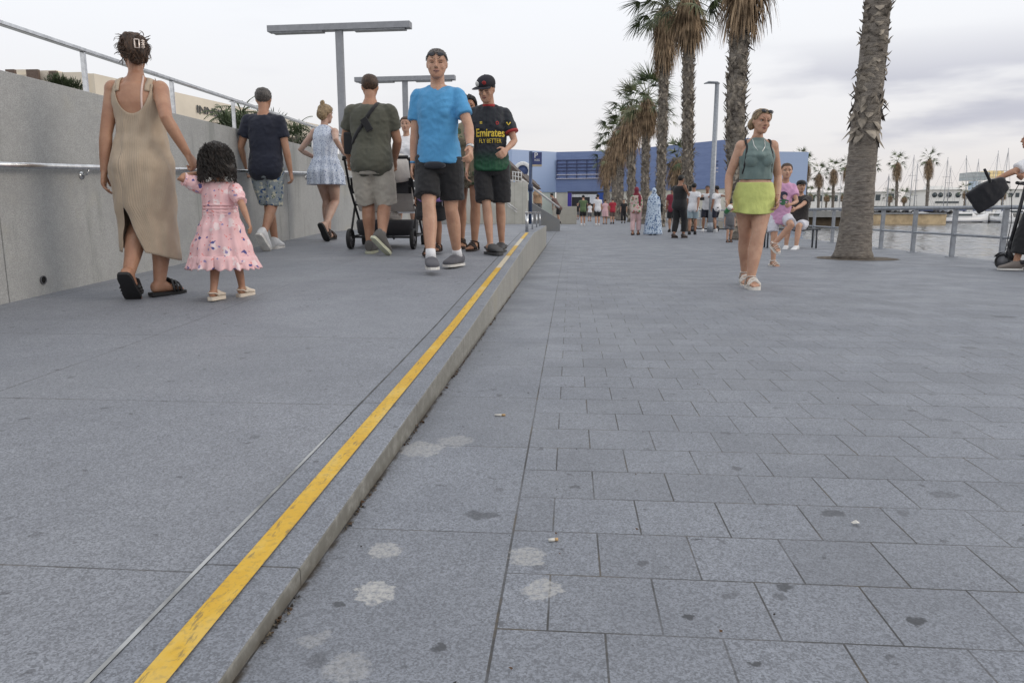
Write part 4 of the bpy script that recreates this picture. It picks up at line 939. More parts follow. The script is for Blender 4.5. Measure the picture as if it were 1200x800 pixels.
def run_girl():
    s = Person((2.87, 10.6, 0), 1.36, 172, 'c', hh=.15, zh=.49, sk=pale, limb=.84, bulk=.80, vox=.0075, lean=.06, side=-.10, hyaw=0, hpitch=0,
               label='girl in a pink T-shirt skipping on one foot beside the woman in lime green')
    s.arm(-1, s.loc(W(926, 240, 10.3)), (-1, -.5, -.8), curl=50); s.arm(1, s.loc(W(907, 240, 10.6)), (1, -.6, -.6), curl=50)
    ws = M('white_leather', (.74, .70, .64), .45, .05); sh = dict(kind='sandal', mat=ws, sole=ws, h=.02)
    s.leg(-1, s.loc(W(908, 285, 10.35)), 25, -25, shoe=sh, hint=(-.8, 1, .3)); s.leg(1, s.loc(W(906, 309, 10.5)), 25, -12, shoe=sh)
    s.finish(eyes='open'); pk = cloth('pink_cotton', (.62, .34, .52)); t = s.tee(pk, .6, -.20, seed=7, hemw=.02); s.shorts(cloth('white_shorts', (.62, .62, .68)), .36, flare=.02)
    bm = bmesh.new()
    from mathutils.bvhtree import BVHTree
    bv = BVHTree.FromPolygons([v.co for v in t.data.vertices], [p.vertices for p in t.data.polygons])
    def patch(cx, cz, rx, rz, m, off):
        c = None; vs = []
        for i in range(19):
            a = 2*pi*i/18; k = 0 if i == 18 else 1; x = cx+rx*k*cos(a)*(1+.15*sin(3*a)); z = cz+rz*k*sin(a); h = bv.ray_cast(V((x, 1, z)), V((0, -1, 0)))
            vs.append(bm.verts.new((h[0] if h[0] else V((x, .1, z)))+V((0, off, 0))))
        for i in range(18): bm.faces.new((vs[i], vs[(i+1) % 18], vs[18])).material_index = m
    cx = s.S(.55).x; cz = s.S(.55).z; patch(cx, cz-.06, .065, .04, 0, .003); patch(cx+.01, cz+.03, .055, .055, 1, .004); patch(cx-.01, cz+.01, .028, .03, 2, .006)
    obj('shirt_print', bm, [M('print_green', (.05, .16, .08), .7), M('print_dark', (.03, .03, .06), .7), M('print_rose', (.6, .35, .33), .7)], t, fix=False)
    s.hair(br_hair, .03, .36, .0, -.32, .01, 8)

def simple(pos, H, face, sex, top, bottom, label, hair=None, frac=.44, sleeve=.55, shoe=None, arms=None, legs=None, sk=brownsk, vox=.014, group=None, hairk=None, bulk=1., dress=None, hijab=None, **k):
    s = Person(pos, H, face, sex, sk=sk, vox=vox, near=False, label=label, group=group, bulk=bulk, **k)
    arms = arms or {}; legs = legs or {}
    for sd in (1, -1):
        a = arms.get(sd); s.arm(sd, s.loc(a) if a is not None else None, (sd*.5, -1, -.1))
    for sd in (1, -1):
        l = legs.get(sd, (V((sd*.055*H, sd*.06*H, .055*H)), 0, 0)); l = l if isinstance(l, tuple) else (s.loc(l), 0, 0)
        s.leg(sd, l[0], l[1], l[2], shoe=dict(kind='sneaker' if shoe else 'slide', mat=shoe or M('brown_leather', (.05, .035, .03), .5), sole=shoe or blk2))
    s.finish()
    if bottom: s.shorts(bottom, frac, flare=.022)
    if top: s.tee(top, sleeve, -.10, seed=random.randint(1, 50))
    if dress: s.sheet('dress', dress[0], dress[1], 20, 60, folds=.012, nf=9)
    s.hair(hair or bk_hair, **(hairk or dict(thick=.04, front=.33, side=0, back=-.3))) if not hijab else None
    if hijab:
        bm = bmesh.new(); h = s.hh
        for (x, y, z, a, b, c) in [(0, -.05, .08, .40, .50, .50), (0, -.08, -.35, .36, .38, .35), (0, -.05, -.75, .62, .42, .42)]: ell(bm, s.hp(x, y, z), (a*h, b*h, c*h))
        objm('headscarf', remesh(bm, .014, 3), hijab, s.root)
    return s
def far_people():
    dn = cloth('light_denim', (.30, .38, .42)); gy = cloth('grey_cloth', (.12, .12, .13)); red = cloth('maroon_cloth', (.20, .02, .04)); pkc = cloth('rose_cloth', (.62, .40, .42))
    ws = cloth('white_canvas', (.7, .7, .7)); nv = cloth('dark_navy', (.012, .014, .03))
    p = G(795, 279)
    s = simple(p, 1.72, -38, 'm', black, black, 'stocky man all in black holding up a phone, standing by the palms', frac=.90, bulk=1.18, limb=1.1, shoe=M('brown_leather', (.05, .035, .03), .5), hair=bk_hair, vox=.012,
               arms={1: W(806, 226, 21.2), -1: W(803, 228, 21.6)}, hairk=dict(thick=.03, front=.33, side=.02, back=-.28))
    b = bmesh.new(); box(b, (-.035, -.005, -.07), (.035, .005, .07), bev=.003); tag(obj('mobile_phone', b, blk2, None, W(809, 221, 21.2)), 'dark phone held up by the man all in black', 'phone')
    simple(G(811, 275), 1.62, -10, 'm', whitec, dn, 'young man in a white T-shirt and pale denim shorts seen from behind', frac=.42, shoe=blk2, arms={1: W(817, 250, 24.4)})
    s = simple(G(827, 271.5), 1.66, 165, 'm', whitec, nv, 'man in a white T-shirt facing this way with a camera at his chest', frac=.46, shoe=ws, arms={1: W(820, 236, 27), -1: W(827, 235, 27)}, bulk=1.0)
    b = bmesh.new(); box(b, (-.08, -.04, -.05), (.08, .04, .05), bev=.01); tube(b, [V((0, -.03, 0)), V((0, -.11, 0))], .038, 14); tag(obj('camera', b, black, None, W(822.5, 233, 26.8)), 'black camera held at chest height by the man facing this way', 'camera')
    simple(G(838, 272), 1.64, 40, 'm', whitec, nv, 'man in a white T-shirt behind the lamp pole stretching out his right arm', frac=.42, shoe=ws, arms={1: W(858, 232, 27)})
    simple(G(787, 272), 1.6, 0, 'm', red, black, 'person in maroon almost hidden behind the man in black', frac=.44, shoe=blk2)
    s = simple(G(744.5, 275.5), 1.50, -8, 'f', pattern('floral_top', (.55, .45, .4), [((.12, .25, .12), 9, .3, 1.2, (1, 1, 1)), ((.5, .1, .15), 12, .25, 3.2, (1, 1, 1))]), cloth('rose_trousers', (.62, .42, .42)), 'woman in a maroon headscarf, floral top and pink trousers', frac=.92, hijab=red, sleeve=1.5, vox=.012)
    b = bmesh.new(); loft(b, [ring(s.S(t)+V((.10, -.02+dy, 0)), V((w, 0, 0)), V((0, .06, 0)), 14) for t, w, dy in ((1.0, .03, 0), (.8, .07, -.02), (.3, .07, 0), (-.1, .05, .02))]); obj('shawl', b, red, s.root)
    bp = pattern('blue_swirls', (.50, .60, .72), [((.08, .14, .28), 14, .32, 2.2, (1, 1, 1)), ((.10, .18, .34), 22, .28, 4.2, (1, 1, .6))])
    s = simple(G(765, 275.5), 1.47, 2, 'f', bp, None, 'woman in a full-length blue and white patterned robe and headscarf', hijab=bp, sleeve=1.6, vox=.012, bulk=1.1,
               dress=(bp, [(.03, .30, .24, 0, 0), (.25, .27, .22, 0, 0), (.6, .24, .19, 0, 0), (.85, .21, .17, 0, 0), (1.1, .19, .15, 0, 0)]))
    b = bmesh.new(); box(b, (-.05, -.08, -.14), (.05, .08, .14), bev=.02); tube(b, [V((0, -.05, .14)), V((-.03, -.02, .45)), V((-.05, .02, .45)), V((0, .05, .14))], .01, 6); tag(obj('handbag', b, black, None, W(774.5, 244, 24.5)), 'black handbag at the side of the woman in the blue robe', 'bag')
    vx = .016
    simple(G(683, 264.5), 1.58, 5, 'm', cloth('sage_tee', (.10, .15, .07)), black, 'man in a green T-shirt and black shorts holding his arms out', frac=.42, sk=pale, shoe=ws, vox=vx, arms={-1: W(675.5, 243, 41), 1: W(691, 246, 41)})
    simple(G(700, 264.5), 1.62, 5, 'm', whitec, black, 'man in a white shirt and black shorts walking towards the entrance', frac=.44, sk=pale, shoe=ws, vox=vx)
    simple(G(709, 262.5), 1.48, 0, 'f', pkc, None, 'woman in a pink dress beside the man in a red shirt', sk=pale, vox=vx, dress=(pkc, [(.45, .19, .15, 0, 0), (.75, .19, .15, 0, 0), (.95, .14, .11, 0, 0)]), hair=br_hair)
    simple(G(717.5, 262.5), 1.52, 5, 'm', cloth('red_cloth', (.35, .02, .04)), cloth('brown_shorts', (.13, .09, .08)), 'man in a red shirt and brown shorts by the far palms', frac=.44, sk=pale, shoe=blk2, vox=vx, hair=gr_hair)
    simple(G(730.5, 261.5), 1.50, 170, 'm', black, black, 'person in black walking this way between the far palms', frac=.9, sk=pale, shoe=blk2, vox=vx)
    simple(G(691, 259.5), 1.4, 0, 'f', whitec, gy, 'small person in pale clothes in front of the entrance', frac=.6, sk=pale, vox=vx)
    simple(G(676.5, 257.5), 1.5, 185, 'm', black, gy, 'person in black leaving the entrance', frac=.5, sk=pale, vox=vx)
    simple(G(725, 258), 1.5, 175, 'f', pkc, whitec, 'far person in pink near the palm trunks', frac=.6, sk=pale, vox=vx)
    # beside the concrete wedge
    simple(W(655, 262, 29.3), 1.15, 60, 'm', cloth('brown_tee', (.12, .07, .06)), black, 'person in a dark cap bent over at the end of the concrete wedge', frac=.46, sk=pale, shoe=blk2, vox=.014, lean=.7, arms={1: W(650, 250, 29.1), -1: W(648, 252, 29.5)})
    simple((-1.35, 30.4, .35), 1.45, 200, 'f', cloth('tan_top', (.4, .26, .16)), gy, 'woman in a tan top behind the concrete wedge', frac=.5, sk=pale, vox=.014, hair=br_hair)
    # child near the second palm, mostly hidden by the woman in green
    simple(G(854, 284), .95, 180, 'c', gy, gy, 'barefoot child partly hidden behind the woman in lime green', frac=.35, sk=pale, vox=.012, hh=.19, zh=.46)
    # man on the bench
    P = V((4.66, 15.75, 0))
    s = Person(P+V((0, 0, -.43)), 1.76, 150, 'm', sk=pale, vox=.011, near=True, lean=.08, label='man in a dark cap and dark T-shirt sitting on the metal bench', hyaw=25)
    z0 = .40+.06
    s.arm(-1, s.loc(W(929, 247, 15.2)), (-.6, -1, -.3)); s.arm(1, V((.24, .30, .60*1.62)), (.6, -1, -.3))
    sh = dict(kind='sneaker', mat=ws, sole=white_rub); s.leg(-1, V((-.10, .52, z0+.02)), -8, 0, shoe=sh, hint=(0, .4, 1)); s.leg(1, V((.12, .42, z0+.02)), 8, 0, shoe=sh, hint=(0, .4, 1)); s.finish()
    s.shorts(cloth('white_shorts', (.62, .62, .68)), .40, flare=.02); s.tee(cloth('dark_tee', (.03, .025, .025)), .6, -.08); s.hair(bk_hair, .035, .3, 0, -.3)
    b = bmesh.new(); h = s.hh; loft(b, [ring(s.hp(0, -.02, z), V((.38*h*k, 0, 0)), V((0, .47*h*k, 0)), 20) for z, k in ((.18, 1.08), (.34, 1.05), (.48, .8), (.56, .3))]); ell(b, s.hp(-.12, .52, .2), (.26*h, .26*h, .03*h)); obj('cap', b, black, s.root)
    c = empty('bench', (4.55, 15.9, 0), R(-4), 'low dark metal bench behind the skipping girl', 'bench'); dm = M('dark_metal', (.06, .065, .075), .45); b = bmesh.new()
    for k in range(4): box(b, (-.55, -.18+k*.1, .37), (.55, -.10+k*.1, .40), bev=.005)
    obj('seat', b, dm, c)
    for x in (-.48, .48):
        b = bmesh.new(); tube(b, [V((x, -.17, 0)), V((x, -.15, .38))], .018, 8); tube(b, [V((x, .16, 0)), V((x, .15, .38))], .018, 8); obj('leg', b, dm, c)
    # scooters standing among the group
    for u, v, a, nm in ((826, 271.5, 80, 'black scooter with green trim lying by the group in white T-shirts'), (846, 272, 95, 'black scooter propped behind the lamp pole')):
        scooter(G(u, v), R(a), nm, .8)

def scooter(P, rz, label, k=1., lean=0):
    rt = empty('electric_scooter', P, rz, label, 'scooter', 'electric scooters'); bm = bmesh.new(); dm = M('scooter_black', (.02, .02, .024), .45)
    box(bm, (-.08, -.30, .09), (.08, .32, .135), bev=.015); obj('deck', bm, dm, rt)
    b0 = V((0, .40, .14)); t0 = V((0, .27, 1.02*k+.05)); bm = bmesh.new(); tube(bm, [V((0, .30, .12)), V((0, .37, .22)), b0+V((0, -.01, .14))], .028, 12); tube(bm, [b0+V((0, 0, .02)), lerp(b0, t0, .45), t0], [.026, .022, .019], 12); ell(bm, lerp(b0, t0, .2), (.034, .036, .07)); obj('stem', bm, dm, rt)
    bm = bmesh.new(); tube(bm, [t0+V((-.24, -.03, .02)), t0, t0+V((.24, -.03, .02))], .014, 10); tube(bm, [t0+V((-.24, -.03, .02)), t0+V((-.13, -.015, .012))], .020, 10); tube(bm, [t0+V((.24, -.03, .02)), t0+V((.13, -.015, .012))], .020, 10); box(bm, (-.04, .23, t0.z), (.04, .32, t0.z+.04), bev=.008); obj('handlebar', bm, dm, rt)
    for y in (.44, -.42):
        r = .105; bm = bmesh.new(); c = V((0, y, r)); loft(bm, [[c+V((dx, q*cos(2*pi*i/26), q*sin(2*pi*i/26))) for i in range(26)] for dx, q in ((-.022, r*.84), (-.02, r*.96), (0, r), (.02, r*.96), (.022, r*.84), (.012, r*.7), (-.012, r*.7))], cap=False, closed=True); w = obj('wheel', bm, blk2, rt)
        bm = bmesh.new(); tube(bm, [c-V((.016, 0, 0)), c+V((.016, 0, 0))], r*.70, 20); obj('hub', bm, M('hub_grey', (.12, .12, .13), .4), w)
        bm = bmesh.new(); loft(bm, [[c+V((dx, rr*cos(a), rr*sin(a))) for dx, rr in ((-.03, r+.01), (.03, r+.01), (.03, r+.018), (-.03, r+.018))] for a in [lerp(.5, 2.6, i/10) for i in range(11)]]); obj('mudguard', bm, dm, rt)
    bm = bmesh.new(); tube(bm, [t0+V((-.1, .03, 0)), t0+V((-.06, .12, -.15)), lerp(b0, t0, .5)+V((0, .06, 0)), b0+V((0, .03, .1))], .005, 6); obj('brake_cable', bm, dm, rt); return rt

def scooter_person():
    Y = 9.95; z0 = 0
    P = G(1200, 316)
    s = Person((P.x, Y, 0), 1.72, 62, 'm', sk=tanl, vox=.009, lean=.16, label='person in a white T-shirt at the right edge reaching over the scooter')
    s.arm(1, s.loc(W(1184, 222, 9.5)), (.2, -1, -.8), curl=40); s.arm(-1, s.loc(W(1168, 210, 9.75)), (-.2, -.4, -1), palm=(0, 0, -1), curl=50)
    sh = dict(kind='sneaker', mat=cloth('taupe_canvas', (.20, .17, .15), folds=.1), sole=white_rub)
    s.leg(-1, s.loc(W(1190, 309, 9.85)), 14, 0, shoe=sh); s.leg(1, s.loc(W(1204, 309, 10.2)), 10, 0, shoe=sh); s.finish()
    s.shorts(black, .86, flare=.04); s.tee(whitec, .95, -.02, seed=8); s.hair(br_hair, .04)
    strap(s, 'bag_strap', [s.S(.95)+V((.05, .05, .02)), s.S(.7)+V((.02, .14, 0)), s.S(.3)+V((-.10, .12, 0)), s.S(.1)+V((-.17, .03, 0))], .022, .3, whitec)
    c = W(1159, 226, 9.7); bm = bmesh.new(); X = V((.80, 0, .60)).normalized(); Z = V((-.60, 0, .80)); Y_ = V((0, 1, 0))
    loft(bm, [ring(c+X*x, Z*h, Y_*d, 20, 6) for x, h, d in ((-.235, .135, .015), (-.225, .15, .03), (-.05, .155, .07), (.10, .13, .07), (.20, .085, .05), (.225, .06, .02))])
    b = objm('shoulder_bag', remesh(bm, .007, 1, lambda p: .008*NZ.noise(p*14)), cloth('black_nylon', (.012, .012, .016), folds=.2)); tag(b, 'black shoulder bag hanging open from the hand of the person at the right edge', 'bag')
    bm = bmesh.new(); tube(bm, [W(1162, 216, 9.66), W(1156, 203, 9.6), W(1153.5, 198, 9.6)], [.016, .018, .014], 10); tube(bm, [W(1166, 214, 9.7), W(1178, 213, 9.75), W(1183, 214, 9.8)], .014, 8); obj('handle', bm, black, b)
    scooter(V((5.80, 9.68, 0)), R(30), 'black electric scooter standing on its own wheels at the right edge')
# ------------------------------------------------------------ world and sun
w = bpy.data.worlds.new('World'); sc.world = w; w.use_nodes = True; t = w.node_tree; bg = t.nodes['Background']
class WT(NT):
    def __init__(s): s.t = t
q = WT(); sky = q.n('ShaderNodeTexSky', sky_type='NISHITA'); sky.sun_disc = False
SE, SA = 24, 100      # elevation, azimuth clockwise from +Y
sky.sun_elevation = R(SE); sky.sun_rotation = R(SA); sky.air_density = 1; sky.dust_density = 2.5
g = q.coord('Generated'); sp = q.n('ShaderNodeSeparateXYZ'); q.l(g, sp.inputs[0]); Zc = sp.outputs[2]; Xc = sp.outputs[0]
c1 = q.noise(q.mapping(g, loc=(3.1, 1.7, 0), scale=(1.0, 1.0, 4.2)), 2.1, 6, .5); c2 = q.noise(q.mapping(g, loc=(.4, 5.2, 2), scale=(1, 1, 5)), 4.5, 4, .5)
base = q.mix(q.rmp(Zc, .0, .32), (9.2, 8.9, 8.9), (10.6, 10.8, 11.2))
base = q.mix(q.math('MULTIPLY', q.rmp(Zc, .0, .10, 1, 0), q.rmp(Xc, -.3, .6, .15, .8)), base, (8.5, 7.9, 7.6))
band = q.math('MULTIPLY', q.rmp(Zc, .055, .085), q.rmp(Zc, .13, .215, 1, 0))
cm = q.math('ADD', q.math('MULTIPLY', c1, 1.0), q.math('MULTIPLY', c2, .40))
side = q.rmp(Xc, -.15, .40, -.16, .17)
cl = q.math('MULTIPLY', q.rmp(q.math('ADD', cm, side), .70, .86), band)
col = q.mix(q.math('MULTIPLY', cl, .88), base, (5.6, 5.65, 6.6))
thin = q.math('MULTIPLY', q.rmp(c2, .5, .72), q.rmp(Zc, .02, .30, .30, .06))
col = q.mix(thin, col, (7.7, 7.7, 8.3))
col = q.mix(.12, col, sky.outputs[0]); q.l(col, bg.inputs['Color']); bg.inputs['Strength'].default_value = .1
sl = bpy.data.lights.new('sun', 'SUN'); sl.energy = .75; sl.angle = R(22); sl.color = (1, .90, .78); so = bpy.data.objects.new('sun', sl); COL.objects.link(so)
so.rotation_euler = (R(90-SE), 0, R(180-SA))     # light comes from azimuth SA
sc.view_settings.view_transform = 'Standard'; sc.view_settings.look = 'None'; sc.view_settings.gamma = 1; sc.view_settings.exposure = 0

# ------------------------------------------------------------ ground, ramp, kerb
QX = 6.48
bm = bmesh.new(); poly = [(-400, -60), (QX, -60), (QX, 62), (20, 92), (31, 104), (44, 128), (44, 700), (-400, 700)]
quad(bm, [(x, y, 0) for x, y in poly]); struct('promenade', bm, granite('granite_paving'))
wm = NT('harbour_water'); p = wm.coord('World'); wv = wm.math('ADD', wm.noise(wm.mapping(p, scale=(.45, 1.5, 1)), 1.6, 4, .6), wm.math('MULTIPLY', wm.noise(wm.mapping(p, scale=(.6, 1.4, 1)), .35, 3, .5), 1.6))
wm.bump(wv, .6, .10); wm.b.inputs['IOR'].default_value = 1.33; bm = bmesh.new(); xs = [QX-.3+i*.2 for i in range(60)]; ys_ = [2+i*.22 for i in range(60)]
while xs[-1] < 90: xs.append(xs[-1]+.2+(xs[-1]-18)*.006)
while ys_[-1] < 150: ys_.append(ys_[-1]+.22+(ys_[-1]-15)*.004)
def wz(x, y):
    f = min(1, (90-x)/10, (150-y)/10)
    return -1.3+f*(.055*NZ.noise(V((x*.55, y*.9, 0)))+.040*NZ.noise(V((x*1.3+9, y*2.1, 3)))+.018*NZ.noise(V((x*2.7, y*4.2, 7)))) if f > 0 else -1.3
gv = [[bm.verts.new((x, y, wz(x, y))) for y in ys_] for x in xs]
for i in range(len(xs)-1):
    for j in range(len(ys_)-1):
        f = bm.faces.new((gv[i][j], gv[i+1][j], gv[i+1][j+1], gv[i][j+1])); f.smooth = True
X9, Y9, XA, YA = xs[-1], ys_[-1], xs[0], ys_[0]
quad(bm, [(X9, -80, -1.3), (3000, -80, -1.3), (3000, 4000, -1.3), (X9, 4000, -1.3)]); quad(bm, [(XA, Y9, -1.3), (X9, Y9, -1.3), (X9, 4000, -1.3), (XA, 4000, -1.3)]); quad(bm, [(XA, -80, -1.3), (X9, -80, -1.3), (X9, YA, -1.3), (XA, YA, -1.3)])
struct('water', bm, wm.done((.05, .058, .06), .08))
cw = concrete('quay_stone', (.24, .23, .21)); bm = bmesh.new()
pl = poly[1:6]
for a, b in zip(pl[:-1], pl[1:]): quad(bm, [(a[0], a[1], 0), (b[0], b[1], 0), (b[0], b[1], -3), (a[0], a[1], -3)])
struct('quay_edge', bm, cw)
WX = -3.66; KX = -.53; Y0, Y1, Y2 = .26, 10.9, 18.6; ZL = ramp_z(Y1)
bm = bmesh.new()
for (a, za), (b, zb) in zip(RZ[:-1], RZ[1:]): quad(bm, [(WX-.05, a, za), (-.7325, a, za), (-.7325, b, zb), (WX-.05, b, zb)])
bmesh.ops.remove_doubles(bm, verts=bm.verts, dist=1e-5); quad(bm, [(WX-.05, Y1, ZL), (-.7325, Y1, ZL), (-.7325, Y2, ZL), (WX-.05, Y2, ZL)]); struct('ramp', bm, granite('granite_ramp', (.228, .240, .268), 'ramp'))
bm = bmesh.new(); P_ = RZ+[(16.4, ZL)]
rs = []
for y, z in P_: rs.append([V((-.7255, y, z-.3)), V((-.7255, y, z+.001)), V((KX-.006, y, z+.001)), V((KX-.002, y, z-.001)), V((KX, y, z-.005)), V((KX, y, z-.8))])
for i in range(len(P_)-1):
    for j in range(5): quad(bm, [rs[i][j], rs[i][j+1], rs[i+1][j+1], rs[i+1][j]])
quad(bm, rs[0]); quad(bm, rs[-1])
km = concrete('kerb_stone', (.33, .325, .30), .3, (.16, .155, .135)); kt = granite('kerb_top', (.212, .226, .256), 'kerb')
o = struct('kerb', bm, [kt, km])
for f in o.data.polygons:
    if abs(f.normal.x) > .85 or abs(f.normal.y) > .5: f.material_index = 1
bm = bmesh.new(); bd = bmesh.new()
for i in range(40):
    a, b = lerp(Y0, 2.35, i/40), lerp(Y0, 2.35, (i+1)/40); w_ = .0045 if b < 2.0 else .0045-.003*(b-2)/.35; quad(bm, [(-.729-w_, a, ramp_z(a)+.0035), (-.729+w_, a, ramp_z(a)+.0035), (-.729+w_, b, ramp_z(b)+.0035), (-.729-w_, b, ramp_z(b)+.0035)])
    a, b = lerp(2.35, Y1, i/40), lerp(2.35, Y1, (i+1)/40); quad(bd, [(-.733, a, ramp_z(a)+.0015), (-.725, a, ramp_z(a)+.0015), (-.725, b, ramp_z(b)+.0015), (-.733, b, ramp_z(b)+.0015)])
struct('joint_sealant', bm, M('sealant', (.36, .37, .37), .6, .3, 6, kind='World')); struct('ramp_joint', bd, M('joint_dark', (.09, .09, .09), .8, .5, 4, kind='World'))
# yellow line, worn
t_ = NT('yellow_paint'); p = t_.coord('World'); n1 = t_.noise(p, 60, 4, .7); n2 = t_.noise(t_.mapping(p, scale=(1.5, .7, 1)), 5, 5, .65); sp = t_.n('ShaderNodeSeparateXYZ'); t_.l(p, sp.inputs[0]); far = t_.rmp(sp.outputs[1], 4.8, 6.6)
col = t_.mix(t_.rmp(n2, .35, .65), (.62, .36, .022), (.70, .44, .04)); col = t_.mix(t_.math('MULTIPLY', t_.rmp(n1, .48, .70), .5), col, (.27, .19, .07)); col = t_.mix(t_.math('MULTIPLY', t_.rmp(n2, .5, .62), .22), col, (.62, .50, .24))
ll = t_.math('MULTIPLY', t_.math('GREATER_THAN', t_.math('SINE', t_.math('MULTIPLY', sp.outputs[1], 2.9)), .1), far); col = t_.mix(ll, col, (.60, .52, .38)); col = t_.mix(t_.math('MULTIPLY', t_.rmp(t_.noise(t_.mapping(p, scale=(3, .6, 1)), 24, 4, .7), .57, .66), .55), col, (.10, .09, .07))
t_.bump(n1, .3, .002); bm = bmesh.new()
N = 60; rr = random.Random(2)
for i in range(N):
    a = lerp(.6, Y1-.05, i/N); b = lerp(.6, Y1-.05, (i+1)/N)
    quad(bm, [(-.655, a, ramp_z(a)+.0055), (-.607, a, ramp_z(a)+.0055), (-.607, b, ramp_z(b)+.0055), (-.655, b, ramp_z(b)+.0055)])
struct('painted_line', bm, t_.done(col, .6))
# grit and dry leaves in the joint at the foot of the kerb
bm = bmesh.new(); rr = random.Random(11)
for i in range(900):
    y = .9+rr.random()**1.3*6; x = KX+.004+abs(rr.gauss(0, .006)); s_ = rr.uniform(.0012, .0042)*(1 if i % 12 else 1.9); a = rr.uniform(0, 6.3); c = V((x, y, s_*.4))
    dens = NZ.noise(V((0, y*3.1, 0)))
    if dens < -.05: continue
    v_ = [c+V((cos(a+k*2.1)*s_*(1, .7, 1.2)[k], sin(a+k*2.1)*s_, rr.uniform(0, s_*.8))) for k in range(3)]; f = quad(bm, v_, mi=i % 3)
    v2 = [q_-V((0, 0, s_)) for q_ in v_]; quad(bm, [v_[0], v_[1], v2[1], v2[0]], mi=i % 3)
tag(obj('leaf_litter', bm, [M('dry_leaf', (.09, .05, .025), .9), M('grit', (.03, .026, .022), .9), M('dust', (.16, .13, .09), .9)]), 'dry leaf crumbs and grit gathered along the foot of the kerb', 'litter', kind='stuff')
bm = bmesh.new(); rr = random.Random(31)
for i in range(260):
    x = rr.uniform(-.5, 3.0); y = rr.uniform(.95, 6); s_ = rr.uniform(.001, .0035); a = rr.uniform(0, 6.3)
    quad(bm, [(x+cos(a+k*1.57)*s_*(1.5 if k % 2 else 1), y+sin(a+k*1.57)*s_, .003+.001*k) for k in range(4)], mi=i % 2)
tag(obj('crumbs', bm, [M('grit', (.03, .026, .022), .9), M('dry_leaf', (.09, .05, .025), .9)]), 'tiny dark crumbs scattered over the paving', 'litter', kind='stuff')
def butt(x, y, a, L, lab, m2=None):
    bm = bmesh.new(); d = V((cos(a), sin(a), 0))*L/2; c = V((x, y, .0045)); tube(bm, [c-d, c+d*.3], .0038, 8); o = obj('cigarette_butt', bm, m2 or M('paper_white', (.62, .60, .55), .8)); tag(o, lab, 'cigarette butt')
    bm = bmesh.new(); tube(bm, [c+d*.3, c+d], .0039, 8); obj('filter', bm, M('filter_tan', (.5, .33, .16), .8), o)
butt(-.03, 1.585, .3, .022, 'short white cigarette butt lying across a paving joint'); butt(-.25, 2.62, .1, .04, 'longer tan cigarette butt on the large slabs near the kerb')
bm = bmesh.new(); rr = random.Random(4); pts = [(.69+.011*cos(a)*rr.uniform(.6, 1.2), 1.73+.008*sin(a)*rr.uniform(.6, 1.2), .004+rr.uniform(0, .006)) for a in [k*.7 for k in range(9)]]; c = bm.verts.new((.69, 1.73, .014)); vs = [bm.verts.new(p) for p in pts]
for i in range(9): bm.faces.new((vs[i], vs[(i+1) % 9], c))
tag(obj('paper_scrap', bm, M('paper_white', (.62, .60, .55), .8)), 'crumpled scrap of white paper on the right of the paving', 'litter')

# ------------------------------------------------------------ left wall with rails
wallm = concrete('wall_concrete', (.385, .39, .385), .7); bm = bmesh.new()
sg = [(-1, 4.55), (4.55, 9.5), (9.5, 14.4), (14.4, Y2-.2)]
ZT = 1.635
for a, b in sg: box(bm, (WX-.42, a+.004, -.5), (WX, b-.004, ZT), bev=.006)
# drain hole: dark recessed pipe
wl = obj('wall', bm, wallm); tag(wl, 'long granite-grey concrete retaining wall along the left of the ramp', 'wall')
dp = W(50, 328, 1); k = WX/dp.x; dp = V((0, 0, HC))+(dp-V((0, 0, HC)))*k
bm = bmesh.new(); loft(bm, [[V((WX+dx, dp.y+r*cos(2*pi*i/20), dp.z+r*sin(2*pi*i/20))) for i in range(20)] for dx, r in ((.002, .030), (.010, .030), (.010, .024), (.002, .0235))], cap=False, closed=True)
dr = obj('drain_pipe', bm, M('pipe_grey', (.10, .10, .11), .6), wl); bm = bmesh.new(); tube(bm, [V((WX+.001, dp.y, dp.z)), V((WX+.004, dp.y, dp.z))], .0235, 18); obj('opening', bm, M('pipe_dark', (.008, .008, .008), .9), dr)
steel = M('brushed_steel', (.62, .63, .64), .18, .12, 20, metal=.9); galv = M('galvanised', (.33, .35, .38), .42, .12, 14, metal=.35)
r1 = empty('guard_rail', (WX-.14, 6, ZT), 0, 'polished steel guard rail on square posts along the top of the left wall', 'railing')
def L(o, p): return V(p)-V(o.location)
bm = bmesh.new(); box(bm, L(r1, (WX-.165, -1, 1.960)), L(r1, (WX-.115, Y2-.3, 1.990)), bev=.006); obj('top_rail', bm, steel, r1)
y = .57
while y < 18:
    bm = bmesh.new(); box(bm, L(r1, (WX-.158, y-.012, ZT-.02)), L(r1, (WX-.122, y+.012, 1.9595)), bev=.003); obj('post', bm, steel, r1); y += 1.30
r2 = empty('handrail', (WX, 6, 1.1), 0, 'slim steel handrail fixed to the face of the left wall', 'handrail')
bm = bmesh.new(); hz = lambda y: .845+.041*min(y, 10.9); tube(bm, [L(r2, (WX+.065, 0, hz(0))), L(r2, (WX+.065, 10.9, hz(10.9))), L(r2, (WX+.065, 17.6, hz(10.9)))], .021, 14); obj('tube_rail', bm, steel, r2)
y = .6
while y < 17.6:
    bm = bmesh.new(); z = hz(y); tube(bm, [L(r2, (WX, y, z-.06)), L(r2, (WX+.045, y, z-.055)), L(r2, (WX+.065, y, z-.015))], .008, 8); tube(bm, [L(r2, (WX-.0, y, z-.06)), L(r2, (WX+.008, y, z-.06))], .03, 12); obj('bracket', bm, steel, r2); y += 1.6
